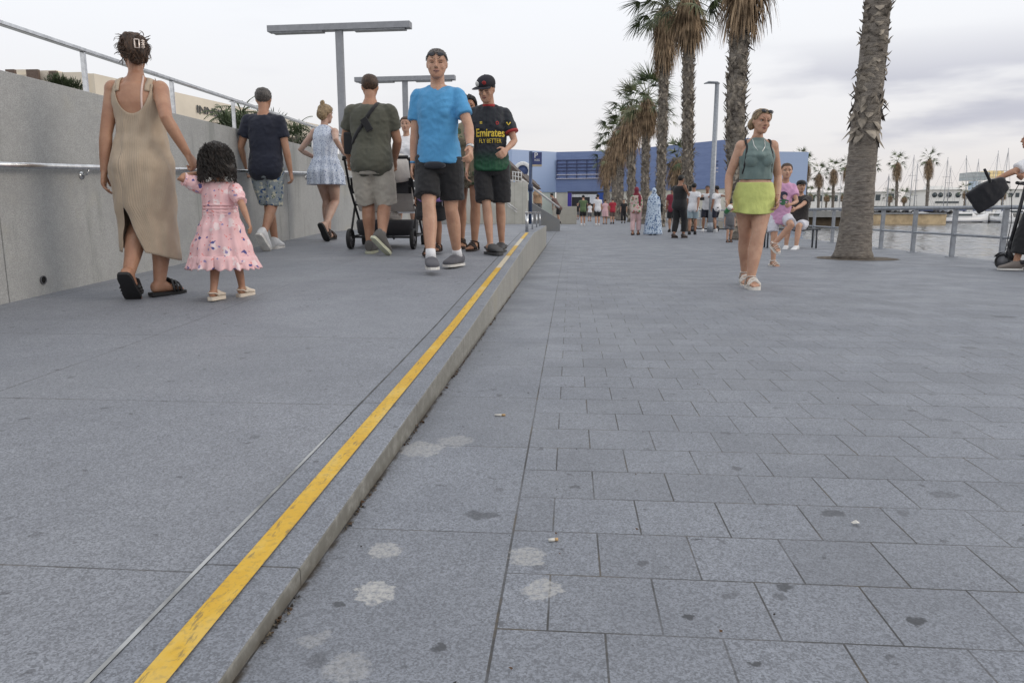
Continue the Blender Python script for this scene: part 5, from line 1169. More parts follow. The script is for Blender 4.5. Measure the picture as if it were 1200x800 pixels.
bm = bmesh.new(); quad(bm, [(-90, -20, 1.60), (WX-.43, -20, 1.60), (WX-.43, 90, 1.60), (-90, 90, 1.60)]); quad(bm, [(WX-.43, 18.4, 1.6), (WX-.43, 90, 1.6), (WX-.43, 90, 0), (WX-.43, 18.4, 0)]); struct('upper_terrace', bm, concrete('terrace_concrete', (.28, .28, .27)))
# low steel rail along the landing, beige wall, stairs wedge
r3 = empty('low_rail', (-.66, 11.3, ZL), 0, 'low steel rail on short posts where the yellow line ends', 'railing'); bm = bmesh.new(); box(bm, L(r3, (-.685, 11.25, ZL+.27)), L(r3, (-.635, 16.2, ZL+.30)), bev=.008); obj('top_rail', bm, steel, r3)
for y in (11.3, 12.9, 14.5, 16.1):
    bm = bmesh.new(); tube(bm, [L(r3, (-.66, y, ZL)), L(r3, (-.66, y, ZL+.272))], .024 if y < 12 else .014, 14); obj('post', bm, steel, r3)
t_ = NT('beige_cladding'); p = t_.coord('World'); sp = t_.n('ShaderNodeSeparateXYZ'); t_.l(p, sp.inputs[0]); v = t_.rmp(t_.math('ABSOLUTE', t_.math('SUBTRACT', t_.math('FRACT', t_.math('MULTIPLY', sp.outputs[0], 5.0)), .5)), .44, .5); n = t_.noise(p, 4, 4, .6)
cc = t_.mix(t_.rmp(n, .3, .7), (.44, .43, .38), (.52, .51, .46)); cc = t_.mix(t_.math('MULTIPLY', v, .35), cc, (.2, .2, .18)); beige = t_.done(cc, .75)
bm = bmesh.new(); box(bm, (-2.75, 18.62, .0), (-1.09, 19.0, 1.46), bev=.004); bw = obj('stair_wall', bm, beige); tag(bw, 'pale beige ribbed wall at the end of the upper landing', 'wall')
bm = bmesh.new(); box(bm, (WX-.42, 18.62, .0), (-2.755, 19.3, 1.0), bev=.004); tag(obj('landing_wall', bm, wallm), 'grey concrete wall closing the landing behind the stroller', 'wall')
r4 = empty('stair_rail', (-1.1, 18.58, 1.4), 0, 'short sloping handrail and openwork rail on the beige wall', 'handrail'); bm = bmesh.new()
tube(bm, [L(r4, W(586, 205, 18.5)), L(r4, W(601, 213, 18.5))], .02, 8); tube(bm, [L(r4, W(594, 237, 18.5)), L(r4, W(606, 246, 18.5))], .016, 8); tube(bm, [L(r4, W(594, 240, 18.5)), L(r4, W(606, 249, 18.5))], .012, 8)
for k in range(3): tube(bm, [L(r4, W(600, 201+k*5, 18.9)), L(r4, W(612, 203+k*5, 18.9))], .012, 8)
for u in (601, 604, 607.5, 611): tube(bm, [L(r4, W(u, 201, 18.9)), L(r4, W(u, 215, 18.9))], .012, 8)
tube(bm, [L(r4, W(612, 211, 18.9)), L(r4, W(655, 243, 28.9))], .035, 8); obj('rail_tubes', bm, M('rail_white', (.6, .6, .6), .5), r4)
bm = bmesh.new(); X0, X1 = -2.1, -.42
vs = [(X0-1, 0), (X1, 0), (X1, .42), (X0, 1.42), (X0-1, 2.0)]
a = [bm.verts.new((x, 29.0, z)) for x, z in vs]; b = [bm.verts.new((x, 29.9, z)) for x, z in vs]; bm.faces.new(a); bm.faces.new(b[::-1])
for i in range(5): bm.faces.new((a[i], a[(i+1) % 5], b[(i+1) % 5], b[i]))
tag(obj('stair_parapet', bm, concrete('parapet_concrete', (.27, .275, .28))), 'grey concrete parapet sloping down beside the far stairs', 'wall')
bm = bmesh.new(); box(bm, (-1.1, 45, 0), (.35, 46, 1.05), bev=.02); tag(obj('stone_block', bm, concrete('block_stone', (.42, .40, .35))), 'pale speckled stone block left of the entrance', 'block')
# brown canopies
for pts, Y, lab in (([(560, 170), (601, 195), (619, 212), (600, 211), (560, 208)], 24, 'upper brown slanted canopy beside the blue sign post'), ([(604, 213.5), (623, 212.5), (634.5, 222), (617, 222.5)], 26, 'lower brown slanted canopy beside the blue sign post')):
    bm = bmesh.new(); f = [W(u, v, Y) for u, v in pts]; bk = [q_+V((-.3, 2.2, .35)) for q_ in f]; n = len(f); A = [bm.verts.new(q_) for q_ in f]; B = [bm.verts.new(q_) for q_ in bk]; bm.faces.new(A); bm.faces.new(B[::-1])
    for i in range(n): bm.faces.new((A[i], A[(i+1) % n], B[(i+1) % n], B[i]))
    tag(obj('canopy', bm, M('brown_roof', (.10, .075, .06), .7)), lab, 'canopy')
# blue post with parking sign
ps = W(621.6, 251, 17.0); sgn = empty('parking_sign', (ps.x, 19.6, 0), 0, 'tall dark blue post with a white P parking sign', 'sign'); yy = 19.6; k = yy/17.0; px = ps.x*k
bm = bmesh.new(); tube(bm, [V((0, 0, 0)), V((0, 0, W(621.6, 177.5, yy).z))], .045, 12); tube(bm, [V((0, 0, W(621.6, 224, yy).z)), V((0, 0, W(621.6, 216, yy).z))], .065, 12); obj('pole', bm, M('navy_paint', (.035, .06, .13), .4), sgn); sgn.location.x = px
a = W(624, 193, yy); b = W(635, 178.5, yy); bm = bmesh.new(); box(bm, (a.x-px, -.03, a.z), (b.x-px, .03, b.z), bev=.004); pn = obj('sign_panel', bm, M('navy_panel', (.035, .05, .16), .4), sgn)
bm = bmesh.new(); box(bm, (a.x-px, -.034, a.z-.05), (b.x-px, .026, a.z-.002)); obj('sign_footer', bm, M('sign_tan', (.5, .42, .3), .5), pn)
def text(name, body, size, loc, rot, m, parent=None, ext=.002, sx=1.):
    cu = bpy.data.curves.new('t', 'FONT'); cu.body = body; cu.size = size; cu.align_x = 'CENTER'; cu.align_y = 'CENTER'; cu.extrude = ext; cu.offset = 0
    o = bpy.data.objects.new('t', cu); COL.objects.link(o); dg = bpy.context.evaluated_depsgraph_get(); me = bpy.data.meshes.new_from_object(o.evaluated_get(dg)); bpy.data.objects.remove(o)
    o = objm(name, me, m, parent, loc); o.rotation_euler = rot; o.scale = (sx, 1, 1); return o
sw = M('sign_white', (.8, .8, .8), .5, .02); cx = (a.x+b.x)/2-px
text('letter', 'P', .19, (cx-.03, -.034, b.z-.085), (pi/2, 0, 0), sw, pn); text('small_text', 'KISS', .075, (cx, -.034, b.z-.20), (pi/2, 0, 0), sw, pn)

# ------------------------------------------------------------ lamps
alu = M('painted_alu', (.30, .31, .335), .45, .06)
def tlamp(px, Y, half, z, lab):
    r = empty('street_lamp', (px, Y, 1.6), R(-3), lab, 'street lamp', 'T-shaped street lamps above the left wall'); h = z-1.6
    bm = bmesh.new(); box(bm, (-.10, -.06, 0), (.10, .06, h-.001), bev=.01); obj('pole', bm, alu, r)
    bm = bmesh.new(); box(bm, (-half, -.14, h), (half, .14, h+.17), bev=.01); obj('crossbar', bm, alu, r)
    for s_ in (-1, 1): bm = bmesh.new(); x0, x1 = sorted((s_*.22*half, s_*.93*half)); box(bm, (x0, -.12, h-.04), (x1, .12, h-.001), bev=.006); obj('lamp_panel', bm, M('lamp_lens', (.24, .25, .27), .3), r)
tlamp(-6.40, 21, 2.02, 5.62, 'nearer and taller T-shaped lamp rising behind the left wall'); tlamp(-6.36, 29, 1.95, 5.62, 'farther T-shaped lamp partly behind the man in blue')
lp = G(832.5, 272); r = empty('street_lamp', lp, 0, 'slim round lamp post with one short arm beside the palms', 'street lamp'); bm = bmesh.new(); tube(bm, [V((0, 0, 0)), V((0, 0, 1.2)), V((0, 0, 5.2))], [.105, .10, .075], 16); tube(bm, [V((0, 0, 0)), V((0, 0, .35))], .125, 16); obj('pole', bm, galv, r)
bm = bmesh.new(); tube(bm, [V((.08, 0, 5.2)), V((0, 0, 5.24)), V((-.30, 0, 5.25)), V((-.46, 0, 5.21))], [.06, .085, .085, .03], 12, flat=.55); obj('lamp_head', bm, galv, r)

# ------------------------------------------------------------ quay railing
rq = empty('quay_railing', (6.26, 11.35, 0), 0, 'grey steel quayside railing with two tubes running along the water', 'railing'); ys = 3.0
bm = bmesh.new(); tube(bm, [L(rq, (6.26, 1.5, .80)), L(rq, (6.26, 60, .80))], .032, 14); obj('top_rail', bm, galv, rq); bm = bmesh.new(); tube(bm, [L(rq, (6.26, 1.5, .37)), L(rq, (6.26, 60, .37))], .020, 12); obj('middle_rail', bm, galv, rq)
y = 11.35-1.42*6
while y < 60:
    bm = bmesh.new(); box(bm, L(rq, (6.225, y-.024, .004)), L(rq, (6.295, y+.024, .775)), bev=.004); box(bm, L(rq, (6.18, y-.06, .0)), L(rq, (6.34, y+.06, .012))); obj('post', bm, galv, rq); y += 1.42

# ------------------------------------------------------------ palms
def trunkmat():
    t = NT('palm_bark'); c = t.coord('Object'); n = t.noise(t.mapping(c, scale=(1, 1, 2.5)), 11, 5, .7); n2 = t.noise(c, 3, 3, .6); rg = t.noise(t.mapping(c, scale=(.6, .6, 7)), 5, 4, .65)
    col = t.mix(t.rmp(n, .3, .7), (.11, .092, .078), (.30, .265, .225)); col = t.mix(t.math('MULTIPLY', t.rmp(rg, .42, .6), .5), col, (.20, .18, .16)); col = t.mix(t.math('MULTIPLY', t.rmp(n2, .5, .7), .4), col, (.19, .16, .12))
    t.bump(t.math('ADD', n, t.math('MULTIPLY', rg, 1.5)), .7, .03); return t.done(col, .9)
bark = trunkmat(); boot = M('leaf_base', (.27, .235, .19), .9, .5, 7, dark=(.075, .062, .052), stretch=(1, 1, .5)); dead = M('dead_frond', (.36, .26, .165), .9, .45, 3, dark=(.15, .10, .06)); dead2 = M('dead_frond_dark', (.27, .19, .12), .9, .4, 3)
gl = M('frond_green', (.085, .115, .045), .6, .4, 2, dark=(.035, .055, .022)); gl2 = M('frond_pale', (.15, .165, .08), .6, .3, 2)
def blade(bm, p, d, L_, w_, droop, rr, n=4, mi=0, nrm=None):
    d = V(d).normalized(); sdv = d.cross(V((0, 0, 1))) if nrm is None else d.cross(nrm); sdv = sdv.normalized() if sdv.length > 1e-4 else V((1, 0, 0)); pts = [V(p)]; ds = []
    for i in range(n):
        d = (d+V((0, 0, -droop))+V((rr.uniform(-.1, .1), rr.uniform(-.1, .1), 0))*.5).normalized(); pts.append(pts[-1]+d*L_/n)
    prev = None
    for i, q_ in enumerate(pts):
        ww = w_*(1-.88*(i/n)**1.5)*(.6 if i == 0 else 1); cur = (bm.verts.new(q_-sdv*ww/2), bm.verts.new(q_+sdv*ww/2))
        if prev: f = bm.faces.new((prev[0], prev[1], cur[1], cur[0])); f.material_index = mi; f.smooth = True
        prev = cur
def fan(bm, p, d, pet, R_, rr, nb=22, droop=.10, mi=0, w_=.04, spread=1.25, pm=0):
    """petiole then a fan of blades"""
    d = V(d).normalized(); q_ = V(p); pts = [q_.copy()]; dd = d.copy()
    for i in range(4): dd = (dd+V((0, 0, -.05-.10*(1-abs(dd.z))))).normalized(); q_ = q_+dd*pet/4; pts.append(q_.copy())
    tube(bm, pts, [.03, .022, .018, .015, .012], 5, mi=pm)
    sd = dd.cross(V((0, 0, 1))); sd = sd.normalized() if sd.length > 1e-3 else V((1, 0, 0)); nr = sd.cross(dd).normalized(); ti = rr.uniform(-.5, .5); sd, nr = sd*cos(ti)+nr*sin(ti), nr*cos(ti)-sd*sin(ti)
    for k in range(nb):
        a = lerp(-spread, spread, k/(nb-1)); e = (dd*cos(a)+sd*sin(a)+nr*.18*(1-abs(a)/spread)).normalized(); blade(bm, q_, e, R_*rr.uniform(.82, 1.05)*(1-.18*(abs(a)/spread)**2), w_, droop*rr.uniform(.6, 1.6), rr, mi=mi, nrm=nr)
def palm(base, top, r0, r1, skirt=(.0, .0), smooth_to=0, seed=1, label='', crown=True, cr=1.0, nf=26, boots=1.0, group=None, low=False, shaggy=None, lean=None, boot_s=1.):
    """base,top: world points of the trunk ends; skirt: (bottom height above base, radius)"""
    rr = random.Random(seed); B = V(base); T = V(top)-B; H = T.z; rt = empty('palm_tree', B, 0, label, 'palm tree', group)
    def C(z): k = z/H; q_ = T*k; q_.z = z; b = sin(k*pi)*.12*(lean or 0); return q_+V((b, 0, 0))
    def rad(z):
        k = z/H; r = lerp(r0, r1, k**.7); r += r0*.22*exp(-z/.16)+r0*.10*exp(-z/.9); return r
    bm = bmesh.new(); nz = int(H*(5 if low else 14)); nu = 10 if low else 28; rs = []
    for i in range(nz+1):
        z = H*i/nz; c = C(z); ring_ = []
        for j in range(nu):
            a = 2*pi*j/nu; k = NZ.noise(V((cos(a)*1.4, sin(a)*1.4, z*2+seed)))*.07+NZ.noise(V((cos(a)*4, sin(a)*4, z*9+seed)))*.05+.018*sin(z*38+2*NZ.noise(V((cos(a), sin(a), z))))
            if z < .25: k += .10*abs(NZ.noise(V((cos(a)*5, sin(a)*5, z*3))))*(1-z/.25)
            ring_.append(c+V((cos(a), sin(a), 0))*rad(z)*(1+k))
        rs.append(ring_)
    loft(bm, rs); obj('trunk', bm, bark, rt)
    bm = bmesh.new(); z = smooth_to
    # old leaf bases ("boots"): short split stubs lying against the trunk
    step = .09 if not low else .25
    while z < H-.05:
        nb = 9 if not low else 6
        for k in range(nb):
            if rr.random() > boots: continue
            a = 2*pi*k/nb+z*9+rr.uniform(-.3, .3); o_ = V((cos(a), sin(a), 0)); sh = 1.0 if shaggy is None else shaggy(z); r = rad(z); zz = z+rr.uniform(-.05, .05)
            L_ = rr.uniform(.10, .20)*(1 if not low else 2)*sh*boot_s; out = rr.uniform(.15, .75); dirn = (o_*out+V((0, 0, 1 if rr.random() < (.8 if shaggy is None or z > 2.5 else .45) else -.9))+V((rr.uniform(-.3, .3), rr.uniform(-.3, .3), 0))).normalized(); sdv = o_.cross(V((0, 0, 1))); ww = rr.uniform(.05, .10)*r/.22*(1 if not low else 1.5)
            p0 = C(zz)+o_*r*.93; vs = [bm.verts.new(p0-sdv*ww), bm.verts.new(p0+sdv*ww), bm.verts.new(p0+dirn*L_*.6+sdv*ww*.55+o_*.012), bm.verts.new(p0+dirn*L_+sdv*ww*.1+o_*rr.uniform(.0, .05)), bm.verts.new(p0+dirn*L_*.65-sdv*ww*.6+o_*.012), bm.verts.new(p0+dirn*L_*.35+o_*.03)]
            for q_ in ((0, 1, 5), (1, 2, 5), (2, 3, 5), (3, 4, 5), (4, 0, 5)): f = bm.faces.new([vs[i] for i in q_])
        z += step
    if len(bm.verts): obj('leaf_bases', bm, boot, rt, fix=False)
    else: bm.free()
    if skirt[1] > 0:
        bm = bmesh.new(); n = int((520 if not low else 260)*max(1, (H-skirt[0])/2.0)); zb = skirt[0]
        for i in range(n):
            zs = rr.uniform(zb+.5*(H-zb)*rr.random(), H-.02); a = rr.uniform(0, 2*pi); o_ = V((cos(a), sin(a), 0)); p0 = C(min(zs, H))+o_*rad(zs); L_ = min(zs-zb+.35, rr.uniform(.9, 1.4)*max(1, skirt[1]/.6))*rr.uniform(.75, 1.05)
            blade(bm, p0, o_*rr.uniform(.3, .8)*skirt[1]/.55+V((0, 0, rr.uniform(-.5, .1))), L_, rr.uniform(.03, .08), .5, rr, n=6, mi=0 if rr.random() < .62 else 1)
        for i in range(int(n*.5)):
            zs = rr.uniform(lerp(zb, H, .15), H); a = rr.uniform(0, 2*pi); o_ = V((cos(a), sin(a), 0)); p0 = C(min(zs, H))+o_*skirt[1]*rr.uniform(.5, .95); blade(bm, p0, V((o_.x*.12, o_.y*.12, -1)), rr.uniform(.5, 1.0)*min(1, skirt[1]*2), rr.uniform(.02, .05), .05, rr, n=3, mi=0 if rr.random() < .6 else 1)
        obj('dead_frond_skirt', bm, [dead, dead2], rt, fix=False)
    if crown:
        bm = bmesh.new(); top_ = C(H)
        for i in range(nf):
            a = i*2.39996+rr.uniform(-.2, .2); e = lerp(1.35, -.25, (i/nf)**.9); d = V((cos(a)*cos(e), sin(a)*cos(e), sin(e))); fan(bm, top_+V((0, 0, .15*(1-i/nf)))-V((0, 0, .25*(i/nf))), d, cr*rr.uniform(.75, 1.0), cr*rr.uniform(.75, .95), rr, nb=22 if not low else 13, droop=.16, mi=0 if rr.random() < .8 else 1, w_=(.05 if not low else .075)*cr, pm=1)
        obj('crown', bm, [gl, gl2], rt, fix=False)
    return rt
AX = 4.5
palm((4.50, 12.28, 0), (4.62, 12.28, 5.6), .240, .165, (0, 0), 1.85, 3, 'nearest palm with a thick bare grey trunk and frayed leaf bases higher up', crown=False, shaggy=lambda z: 1.15 if z < 2.5 else .6, boots=.85)
palm((4.54, 20.4, 0), (4.46, 20.4, 7.6), .235, .225, (5.15, .42), .2, 5, 'second palm of the row with a wide brown skirt, behind the woman in lime green', cr=1.35, nf=26, boot_s=1.25, lean=-2.2)
palm((4.44, 29, 0), (4.16, 29, 8.5), .19, .19, (6.6, .50), .2, 7, 'palm left of the slim lamp post with a full brown skirt', cr=1.25, boot_s=1.25)
palm((4.40, 37.6, 0), (4.35, 37.6, 10.3), .215, .20, (7.3, .50), .2, 9, 'tallest palm of the row with a long narrow brown skirt', cr=1.35, nf=34, boot_s=1.4)
palm((4.45, 46, 0), (4.40, 46, 7.3), .22, .20, (5.2, .62), .3, 11, 'middle palm of the far cluster with an orange-brown skirt', cr=1.3, boot_s=1.5)
palm((4.40, 54.6, 0), (4.10, 54.6, 8.0), .28, .25, (4.8, .85), .3, 13, 'palm with a green crown just left of the middle palm of the cluster', cr=1.3, nf=20, boot_s=1.6, low=True)
palm((4.10, 63, 0), (3.9, 63, 7.6), .28, .25, (4.3, .9), .3, 15, 'far palm with its shaggy skirt hanging almost to head height', cr=1.35, nf=20, low=True)
palm((4.20, 72, 0), (3.9, 72, 7.6), .28, .25, (3.8, 1.0), .3, 17, 'last but one palm of the far row, its crown leaning left', cr=1.35, nf=20, low=True)
palm((3.9, 82, 0), (3.7, 82, 6.6), .34, .30, (3.2, .9), .3, 19, 'last and lowest palm of the far row', cr=1.3, nf=18, low=True)
q1 = W(791, 245, 62); palm((q1.x, 62, 0), (q1.x, 62, 5.0), .35, .34, (2.6, .75), .3, 21, 'small stout palm in front of the blue building', cr=1.15, nf=18, low=True)
q1 = W(783, 245, 66); palm((q1.x-.3, 70, 0), (q1.x-.3, 70, 9.2), .22, .2, (7.4, .6), .3, 23, 'thin distant palm showing just its crown beside the tallest palm', cr=1.1, nf=16, low=True)
# soil ring of the nearest palm
bm = bmesh.new(); rr = random.Random(8); vs = [bm.verts.new((4.58+.62*cos(a)*rr.uniform(.94, 1.05), 12.30+.60*sin(a)*rr.uniform(.94, 1.05), .004)) for a in [2*pi*i/40 for i in range(40)]]; bm.faces.new(vs)
tag(obj('soil_pit', bm, M('dry_soil', (.13, .105, .08), .95, .4, 9, bump=.6, bscale=40)), kind='structure')

# ------------------------------------------------------------ blue building with louvres
t_ = NT('blue_panels'); c = t_.coord('World'); sp = t_.n('ShaderNodeSeparateXYZ'); t_.l(c, sp.inputs[0]); ln = t_.rmp(t_.math('ABSOLUTE', t_.math('SUBTRACT', t_.math('FRACT', t_.math('MULTIPLY', sp.outputs[2], 1.05)), .5)), .46, .5); lx = t_.rmp(t_.math('ABSOLUTE', t_.math('SUBTRACT', t_.math('FRACT', t_.math('MULTIPLY', sp.outputs[0], .33)), .5)), .485, .5)
cc = t_.mix(t_.rmp(t_.noise(t_.mapping(c, scale=(.5, .5, 3)), 1.2, 4, .6), .3, .7), (.165, .225, .41), (.195, .26, .455)); cc = t_.mix(t_.math('MULTIPLY', t_.math('MAXIMUM', ln, lx), .3), cc, (.09, .13, .32)); bluem = t_.done(cc, .45)
t_ = NT('pale_blue_panels'); c = t_.coord('World'); sp = t_.n('ShaderNodeSeparateXYZ'); t_.l(c, sp.inputs[0]); ln = t_.rmp(t_.math('ABSOLUTE', t_.math('SUBTRACT', t_.math('FRACT', t_.math('MULTIPLY', sp.outputs[2], 1.05)), .5)), .45, .5); lx = t_.rmp(t_.math('ABSOLUTE', t_.math('SUBTRACT', t_.math('FRACT', t_.math('MULTIPLY', sp.outputs[0], .8)), .5)), .46, .5)
cc = t_.mix(t_.math('MULTIPLY', t_.math('MAXIMUM', ln, lx), .25), (.36, .46, .66), (.44, .53, .70)); palem = t_.done(cc, .35)
bb = empty('blue_building', (0, 105, 0), 0, 'long curved shopping building clad in blue panels with louvred bands', 'building')
ZTB = 9.35
def fy(u, v): return (ZTB-HC)*880/(248-v)
def fp(u, v, dy=0):
    Y = fy(u, v)+dy; p_ = W(u, v, Y); return p_
pf = [fp(u, v) for u, v in ((560, 176.5), (600, 177), (652, 180.3), (700, 179.5), (745, 177), (800, 172.3), (865, 166.5), (893, 166.5))]
pr = [fp(893, 181), fp(947.5, 182)]
def wallseg(A, B, z0, z1, th=.5):
    bm = bmesh.new(); d = (B-A); d.z = 0; d.normalize(); n = V((d.y, -d.x, 0)); n = n if n.y < 0 else -n
    P = [(A.x, A.y), (B.x, B.y), (B.x-n.x*th, B.y-n.y*th), (A.x-n.x*th, A.y-n.y*th)]; prism(bm, P, z0, z1); return bm, n, d
O = V(bb.location)
def addb(name, bm, m, par=bb): 
    for v_ in bm.verts: v_.co -= O
    return obj(name, bm, m, par)
mat_low = M('beige_panels', (.66, .63, .54), .7, .1, .3, kind='World'); mat_grn = M('greenish_glass', (.60, .65, .58), .35, .1, .3, kind='World')
for i, (A, B) in enumerate(zip(pf[:-1], pf[1:])):
    bm, n, d = wallseg(A, B, 3.55, ZTB); addb('blue_wall', bm, palem if i < 2 else bluem)
    bm, n, d = wallseg(A-V((n.x, n.y, 0))*.15, B-V((n.x, n.y, 0))*.15, 0, 3.56); addb('lower_wall', bm, mat_grn if i in (1, 6) else mat_low)
bm, n, d = wallseg(pr[0], pr[1], 0, ZTB*1.0, 8); addb('side_wall', bm, palem)
bm = bmesh.new(); back = [(p_.x, p_.y) for p_ in pf]; prism(bm, [(x, y+.6) for x, y in back]+[(back[-1][0], 150), (back[0][0], 150)], ZTB-1.0, ZTB-.4); addb('roof', bm, M('roof_grey', (.3, .3, .3), .8))
dkm = M('louvre_dark', (.05, .06, .14), .5); ltm = M('louvre_light', (.62, .60, .66), .4)
def louvres(A, B, zs, n_v, light=(4,)):
    d = (B-A); d.z = 0; Ln = d.length; d.normalize(); n = V((d.y, -d.x, 0)); n = n if n.y < 0 else -n
    rec = bmesh.new(); P = [A+n*.02, B+n*.02, B+n*.06, A+n*.06]; prism(rec, [(p_.x, p_.y) for p_ in P], min(zs), max(zs)); lv = addb('louvre_band', rec, M('louvre_recess', (.16, .225, .45), .4))
    for i, z in enumerate(zs):
        bm = bmesh.new(); P = [A+n*.08, B+n*.08, B+n*.26, A+n*.26]; prism(bm, [(p_.x, p_.y) for p_ in P], z-.055, z+.055); addb('louvre', bm, ltm if i in light else dkm, lv)
    for k in range(n_v+1):
        p_ = lerp(A, B, k/n_v)+n*.2; bm = bmesh.new(); box(bm, (p_.x-.04, p_.y-.06, min(zs)), (p_.x+.06, p_.y+.06, max(zs))); addb('louvre_post', bm, dkm, lv)
zz = [W(680, v, 112).z for v in (209.5, 205, 200.5, 196.5, 192.5, 188)]
louvres(lerp(pf[2], pf[3], .02), pf[3], zz, 4, (0, 1)); louvres(pf[3], lerp(pf[3], pf[4], .7), zz, 2, (0, 1))
louvres(lerp(pf[5], pf[6], .60), lerp(pf[6], pf[7], .9), [W(850, v, 97).z for v in (202, 198, 194.5, 190)], 3, (0, 1))
# entrance
A = lerp(pf[2], pf[3], .27); B = lerp(pf[3], pf[4], .28); ye = min(A.y, B.y)-1.0
ent = empty('entrance', (0, 0, 0)); ent.parent = bb; ent.location = (0, 0, 0)
def eb(name, u0, v0, u1, v1, m, y0=0, dpt=.4):
    a_ = W(u0, v1, ye+y0); b_ = W(u1, v0, ye+y0); bm = bmesh.new(); box(bm, (a_.x, ye+y0, max(0, a_.z)), (b_.x, ye+y0+dpt, b_.z)); return addb(name, bm, m, bb)
bpy.data.objects.remove(ent)
eb('entrance_opening', 670, 226, 701, 247.5, M('interior_dark', (.02, .02, .025), .6), .0, .3); eb('entrance_lintel', 670, 227.5, 700, 231, M('lintel_white', (.75, .75, .75), .5), -.1, .08)
eb('entrance_pier', 665, 224.5, 670, 247.5, M('violet_panel', (.05, .03, .30), .4), -.3, .7); eb('entrance_pier', 700, 224.5, 708, 247.5, M('royal_blue', (.02, .08, .38), .4), -.3, .7); eb('entrance_head', 665, 224.2, 708, 226, M('head_dark', (.06, .06, .08), .5), -.35, .8); eb('entrance_screen', 691, 228, 698, 239, M('screen_white', (.75, .76, .8), .4), -.15, .1)
eb('shop_front', 880, 229, 905, 247.5, M('brown_shop', (.18, .12, .09), .6), -6, .5); eb('shop_sign', 862, 233, 868, 242, M('royal_blue', (.02, .08, .38), .4), -16, .3)
# ring-shaped letter O
c = W(612.5, 200.5, 104); bm = bmesh.new(); rO, ri = 1.02, .26
loft(bm, [ring(c+V((rO*cos(a), 0, rO*sin(a))), V((ri*cos(a), 0, ri*sin(a))), V((0, .14, 0)), 10, 4) for a in [2*pi*i/48 for i in range(48)]], cap=False, closed=True); addb('ring_letter', bm, M('letter_white', (.82, .82, .82), .4))
bm = bmesh.new(); tube(bm, [c+V((0, .05, 0)), c+V((0, .10, 0))], .85, 32); addb('ring_backing', bm, M('navy_disc', (.05, .08, .2), .5))

# ------------------------------------------------------------ hotel behind the left wall
hb = empty('cream_building', (-44, 80, 1.6), 0, 'low cream building with stepped flat roof above the left wall', 'building'); O = V(hb.location)
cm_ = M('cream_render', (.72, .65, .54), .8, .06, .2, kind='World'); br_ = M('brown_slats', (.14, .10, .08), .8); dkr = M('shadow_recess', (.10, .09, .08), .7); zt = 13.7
A = V((-45.5, 70.5, 0)); B = V((-38, 116, 0))
def hseg(A, B, z0, z1, th, m, name='wall'): bm, n, d = wallseg(A, B, z0, z1, th); return addb(name, bm, m, hb)
# facade faces +x: build as prisms
def hp_(A, B, z0, z1, dx, m, name): bm = bmesh.new(); prism(bm, [(A.x, A.y), (A.x-10+dx*0, A.y), (B.x-10, B.y), (B.x, B.y)], z0, z1); return addb(name, bm, m, hb)
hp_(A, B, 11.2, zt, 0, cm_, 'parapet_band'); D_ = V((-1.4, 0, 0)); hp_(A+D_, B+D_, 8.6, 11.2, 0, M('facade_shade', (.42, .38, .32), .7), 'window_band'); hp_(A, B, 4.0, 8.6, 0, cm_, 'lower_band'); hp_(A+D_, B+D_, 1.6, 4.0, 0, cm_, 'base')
for k in range(14):
    bm = bmesh.new(); p_ = lerp(A, B, (k+.5)/14)+V((-1.38, 0, 0)); box(bm, (p_.x-.05, p_.y-1.0, 8.9), (p_.x+.06, p_.y+1.0, 10.8)); addb('window', bm, M('window_glass', (.12, .15, .17), .1), hb)
for (u0, u1, v0, Y) in ((18, 33, 81.5, 71), (40, 66, 82.5, 70), (66, 98, 84.5, 70)):
    a_ = W(u0, 130, Y); b_ = W(u1, v0, Y); bm = bmesh.new(); box(bm, (a_.x, Y, 1.6), (b_.x, Y+8, b_.z)); addb('upper_block', bm, cm_, hb)
for (u0, u1, v0, Y) in ((14, 19, 82, 69.8), (38, 46.5, 82, 69.6), (64, 68, 84, 69.6)):
    a_ = W(u0, 130, Y); b_ = W(u1, v0, Y); bm = bmesh.new(); box(bm, (a_.x, Y-.3, 1.6), (b_.x, Y, b_.z)); addb('brown_slats', bm, br_, hb)
# rooftop lettering on the parapet
p0 = W(228, 121, 1); kk = 0
fd = (B-A).normalized(); 
def onface(u, v):
    d_ = ray(u, v); n_ = V((fd.y, -fd.x, 0)); tt = (A-V((0, 0, HC))).dot(n_)/d_.dot(n_); return V((0, 0, HC))+d_*tt
pa = onface(229, 120); pb = onface(268, 126.5); mid = (pa+pb)/2; ln_ = (pb-pa).length
o = text('sign_lettering', 'INNSIDE', 1.25, (0, 0, 0), (0, 0, 0), M('letter_dark', (.08, .08, .08), .6), hb, .04); wd = o.dimensions.x if o.dimensions.x > 0 else 6
o.rotation_euler = (pi/2, 0, atan2(fd.y, fd.x)); o.location = V((mid.x, mid.y, 12.3))+V((fd.y, -fd.x, 0))*.15-V(hb.location); o.scale = (ln_/max(1, max(v_.co.x for v_ in o.data.vertices)-min(v_.co.x for v_ in o.data.vertices)), 1, 1)
